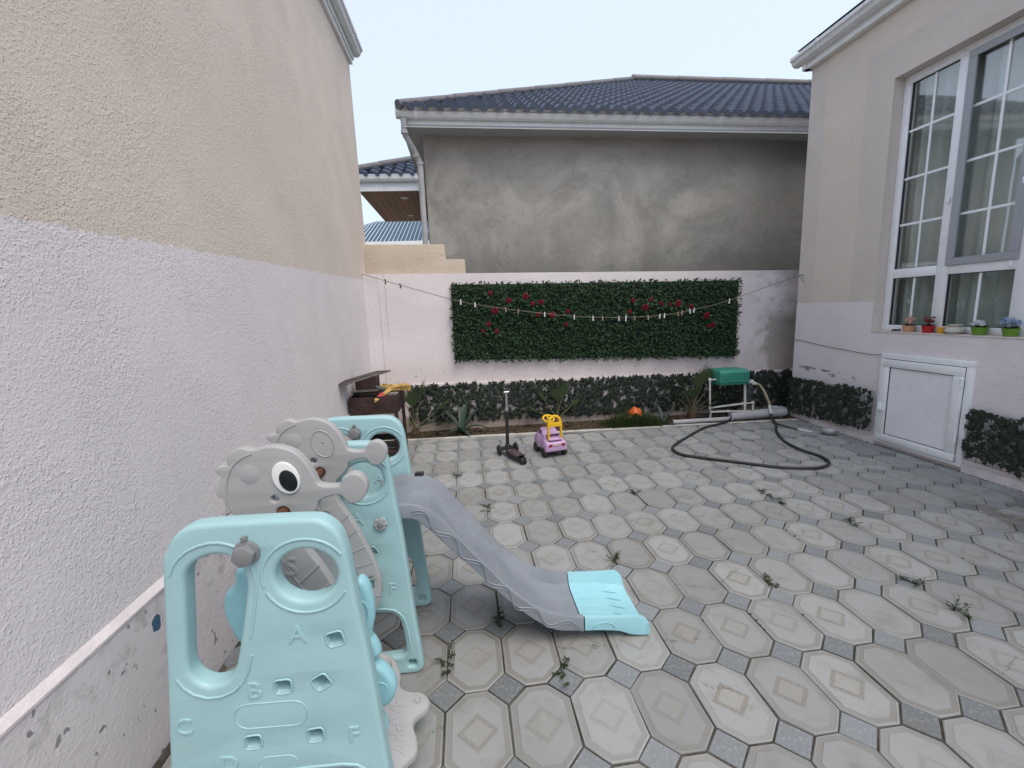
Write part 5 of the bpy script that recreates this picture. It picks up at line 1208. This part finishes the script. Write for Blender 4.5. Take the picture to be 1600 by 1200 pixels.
for k in range(150):
    x = rl.uniform(-.9, 4.1); y = rl.uniform(kerb_y(x) + .06, 5.74); a = rl.uniform(0, 6.28)
    leaf_quad(dl, Vector((x, y, .012)), Vector((math.cos(a), math.sin(a), rl.uniform(-.1, .3))), Vector((rl.uniform(-.4, .4), rl.uniform(-.4, .4), 1)), rl.uniform(.03, .08), rl.uniform(.008, .025))
dlo = dl.build('dead_leaves', M_DRY); stuff(dlo); tag(dlo, 'dry brown leaf litter lying on the planted bed', 'leaf litter')

og = thing('orange_toy', 'dented orange plastic toy pot lying in the grass tuft', 'toy', (2.16, 5.50, .06))
om = MB(); n = 22
prf = [(.0, .105), (.05, .103), (.078, .085), (.088, .05), (.082, .01), (.066, -.02), (.072, -.03), (.066, -.035), (.055, -.02)]
rt = Euler((R(-58), R(14), 0)).to_matrix(); om.lathe(prf, n, (2.16, 5.49, .11), 0, 'z', rt); om.v = [(x + .008 * math.sin(z * 70), y, z - .01 * math.cos(x * 60)) for x, y, z in om.v]
om.build('body', M_ORANGE, og, 50)
MB().tube(smooth_loop([(2.085, 5.46, .12), (2.055, 5.44, .11), (2.05, 5.42, .08), (2.07, 5.43, .06)], 4, False), .010, 8).build('handle', M_ORANGE, og, 50)
ds = thing('white_dish', 'crumpled white plastic dish on the paving beside the right leaf screen', 'dish', (4.07, 4.50, 0))
dm = MB(); dm.lathe([(.0, .012), (.045, .010), (.055, .018), (.068, .055), (.075, .058), (.072, .062), (.064, .058), (.05, .026), (.0, .022)], 24, (4.07, 4.50, 0)); dm.v = [(x + .006 * math.sin(y * 90), y + .012 * math.sin(x * 50), z * (1 + .18 * math.sin(x * 40 + y * 30))) for x, y, z in dm.v]; dm.build('bowl', M_DISH, ds, 50)
MB().lathe([(.0, .050), (.03, .052), (.042, .060), (.03, .068), (.0, .072)], 16, (4.06, 4.48, 0)).build('crumpled_cover', M_DISH, ds, 50)

# ------------------------------------------------------------------ pots on the window sill
SZ = 1.1855
def pot(name, label, y, r, h, mat, cat='flower pot', x=4.322):
    p = thing(name, label, cat, (x, y, SZ), 'ornaments on the window sill')
    m = MB(); m.lathe([(.0, 0), (r * .74, 0), (r * .78, .004), (r * .98, h * .9), (r * 1.04, h * .9), (r * 1.04, h), (r * .92, h), (r * .88, h * .8), (.0, h * .8)], 22, (x, y, SZ)); m.build('pot', mat, p, 40); return p
def flowers(p, y, r, h, seed, petal, leaf, nf=9, nl=26, top=.085, x=4.322):
    rn = random.Random(seed); lm_ = MB()
    for k in range(nl):
        a = rn.uniform(0, 6.28); b = Vector((x + .4 * r * math.cos(a), y + .4 * r * math.sin(a), SZ + h * .9)); leaf_quad(lm_, b, Vector((math.cos(a) * .8, math.sin(a) * .8, rn.uniform(.3, 1.2))), Vector((0, 0, 1)), rn.uniform(.02, .042), .016)
    stuff(lm_.build('foliage', leaf, p))
    for k in range(nf):
        a = rn.uniform(0, 6.28); rr_ = r * rn.uniform(.2, 1.0); c = Vector((x + rr_ * math.cos(a) * .8 - .01, y + rr_ * math.sin(a), SZ + h + top * rn.uniform(.35, .9))); fm_ = MB()
        tl = Vector((rn.uniform(-1, -.1), rn.uniform(-.8, .3), rn.uniform(.2, 1))).normalized(); s1 = tl.orthogonal().normalized(); s2 = tl.cross(s1)
        for q in range(5):
            b_ = 2 * math.pi * q / 5; leaf_quad(fm_, c, s1 * math.cos(b_) + s2 * math.sin(b_) + tl * .35, tl, rn.uniform(.015, .021), .014, .15)
        fm_.tube([c, Vector((x, y, SZ + h * .85))], .0013, 4); fm_.build('flower', petal, p)
M_PEACH = pmat('peach_pot', (.56, .33, .19), .6, .08); M_REDPOT = pmat('red_pot', (.42, .015, .025), .4, .08); M_YPOT = pmat('yellow_pot', (.72, .38, .03), .45, .1); M_GPOT = pmat('green_pot', (.13, .27, .03), .45, .08); M_CER = pmat('cream_ceramic', (.52, .51, .45), .35, .08)
M_FP = leafmat('peach_petal', (.55, .22, .13), (.62, .36, .28)); M_FM = leafmat('maroon_petal', (.11, .015, .02), (.24, .07, .06)); M_FW = leafmat('white_petal', (.55, .58, .62), (.7, .72, .74)); M_FB = leafmat('blue_petal', (.12, .22, .42), (.36, .46, .58)); M_PL = leafmat('pot_leaf', (.02, .045, .015), (.06, .10, .03)); M_PLD = leafmat('dark_pot_leaf', (.03, .018, .014), (.07, .04, .03))
p_ = pot('flower_pot', 'peach pot with peach artificial flowers, leftmost pot on the window sill', 3.943, .052, .062, M_PEACH); flowers(p_, 3.943, .055, .062, 1, M_FP, M_PLD, 12, 20)
p_ = pot('flower_pot', 'red pot with dark maroon flowers on the window sill', 3.758, .050, .064, M_REDPOT); flowers(p_, 3.758, .055, .064, 2, M_FM, M_PLD, 16, 22)
yp = pot('candle_cup', 'small yellow cup between the red pot and the cream jar', 3.637, .036, .055, M_YPOT, 'cup')
cj = thing('ceramic_jar', 'squat cream ceramic jar with a flat lid in the middle of the sill', 'jar', (4.322, 3.527, SZ), 'ornaments on the window sill')
MB().lathe([(.0, 0), (.045, 0), (.052, .004), (.072, .024), (.070, .042), (.048, .056), (.040, .066), (.0, .066)], 26, (4.322, 3.527, SZ)).build('body', M_CER, cj, 50)
MB().lathe([(.0, .0665), (.042, .0665), (.054, .078), (.054, .084), (.0, .088)], 26, (4.322, 3.527, SZ)).build('lid', M_CER, cj, 50)
p_ = pot('flower_pot', 'green pot with white flowers on the window sill', 3.335, .054, .066, M_GPOT); flowers(p_, 3.335, .06, .066, 3, M_FW, M_PL, 16, 34, .06)
p_ = pot('flower_pot', 'green pot with blue flowers on the window sill, nearest the camera', 3.117, .053, .064, M_GPOT); flowers(p_, 3.117, .06, .064, 4, M_FB, M_PL, 20, 34)
lz = thing('toy_lizard', 'tiny dark figurine at the far end of the window sill', 'figurine', (4.31, 4.06, SZ)); 
MB().tube(smooth_loop([(4.30, 4.10, SZ + .008), (4.305, 4.075, SZ + .014), (4.305, 4.05, SZ + .015), (4.31, 4.025, SZ + .016), (4.308, 4.01, SZ + .028)], 3, False), [.004] * 2 + [.009] * 8 + [.007] * 2 + [.004], 8).build('body', M_PLD, lz, 60)
for y in (4.075, 4.04): MB().tube([(4.285, y, SZ + .003), (4.305, y, SZ + .014), (4.33, y, SZ + .003)], .004, 6).build('legs', M_PLD, lz)

# ------------------------------------------------------------------ weeds in the joints
W = [(.90, 2.41, .075, 'tall weed in the joint just beyond the slide end'), (2.28, 1.96, .05, 'low weed clump right of centre in the paving, left of another weed'), (2.39, 1.72, .08, 'upright weed in the paving at the lower right'), (2.35, 3.18, .045, 'small weed in the paving in front of the hose loop'), (2.29, 3.03, .04, 'flat weed just nearer than the hose loop weed'), (-.18, 1.78, .07, 'feathery weed between the middle panel foot and a grey square slab'), (.35, 1.66, .035, 'dark creeping weed below the slide by a grey square slab'), (.16, 2.0, .09, 'spindly weed standing under the middle of the slide'), (1.52, 2.07, .035, 'tiny weed in the joint between slide end and right edge'), (.04, 3.32, .03, 'tiny weed in the joint above the middle of the slide'), (2.60, 2.63, .04, 'small weed in the middle right of the paving'), (-.17, 4.06, .05, 'thin weed in a joint left of the scooter'), (1.28, 3.36, .03, 'flat weed in the centre of the paving, far from objects')]
for i, (x, y, h, lab) in enumerate(W):
    h *= .62
    x = LX0 + round((x - LX0) / PX) * PX; rn = random.Random(100 + i); wd = thing('weed', lab, 'weed', (x, y, 0), 'weeds in the paving joints'); m = MB()
    for s_ in range(7):
        a = rn.uniform(0, 6.28); sp = .05 if h < .05 else .03
        b = Vector((x + rn.uniform(-.004, .004), y + rn.uniform(-.055, .055), -.008)); t_ = b + Vector((math.cos(a) * sp, math.sin(a) * sp, h * rn.uniform(.6, 1.1))); m.tube([b, b.lerp(t_, .5) + Vector((0, 0, .008)), t_], [.0016, .0013, .0008], 4)
        for k in range(9):
            f = rn.uniform(.15, 1); c = b.lerp(t_, f); az = rn.uniform(0, 6.28); leaf_quad(m, c, Vector((math.cos(az), math.sin(az), rn.uniform(-.1, .7))), Vector((0, 0, 1)), rn.uniform(.012, .024), rn.uniform(.006, .010))
    lv = m.build('foliage', M_WEED, wd); lv['kind'] = 'stuff'
# moss and crumbs along the joints near the kerb and the wall feet
ms = MB()
for k in range(900):
    if rl.random() < .35: x = rl.uniform(2.5, 4.1); y = kerb_y(x) + rl.gauss(-.012, .014)
    elif rl.random() < .5: x = 4.225 + rl.uniform(-.02, .02); y = rl.uniform(2.6, 5.2)
    else:
        i_, j_ = rl.randrange(-3, 17), rl.randrange(-1, 10); x = LX0 + i_ * PX + rl.gauss(0, .003); y = LY0 + (j_ + .5) * PY + rl.uniform(-.10, .10)
        if math.sin(i_ * 12.9 + j_ * 78.2) < .45: continue
    s_ = rl.uniform(.003, .008); ms.box((x, y, -.001), (s_ * 1.5, s_, s_ * .8), (rl.uniform(0, 3), rl.uniform(0, 3), rl.uniform(0, 3)))
mo = ms.build('moss_crumbs', M_JOINT); stuff(mo); tag(mo, 'dark moss and dirt crumbs scattered along the paving joints', 'moss')
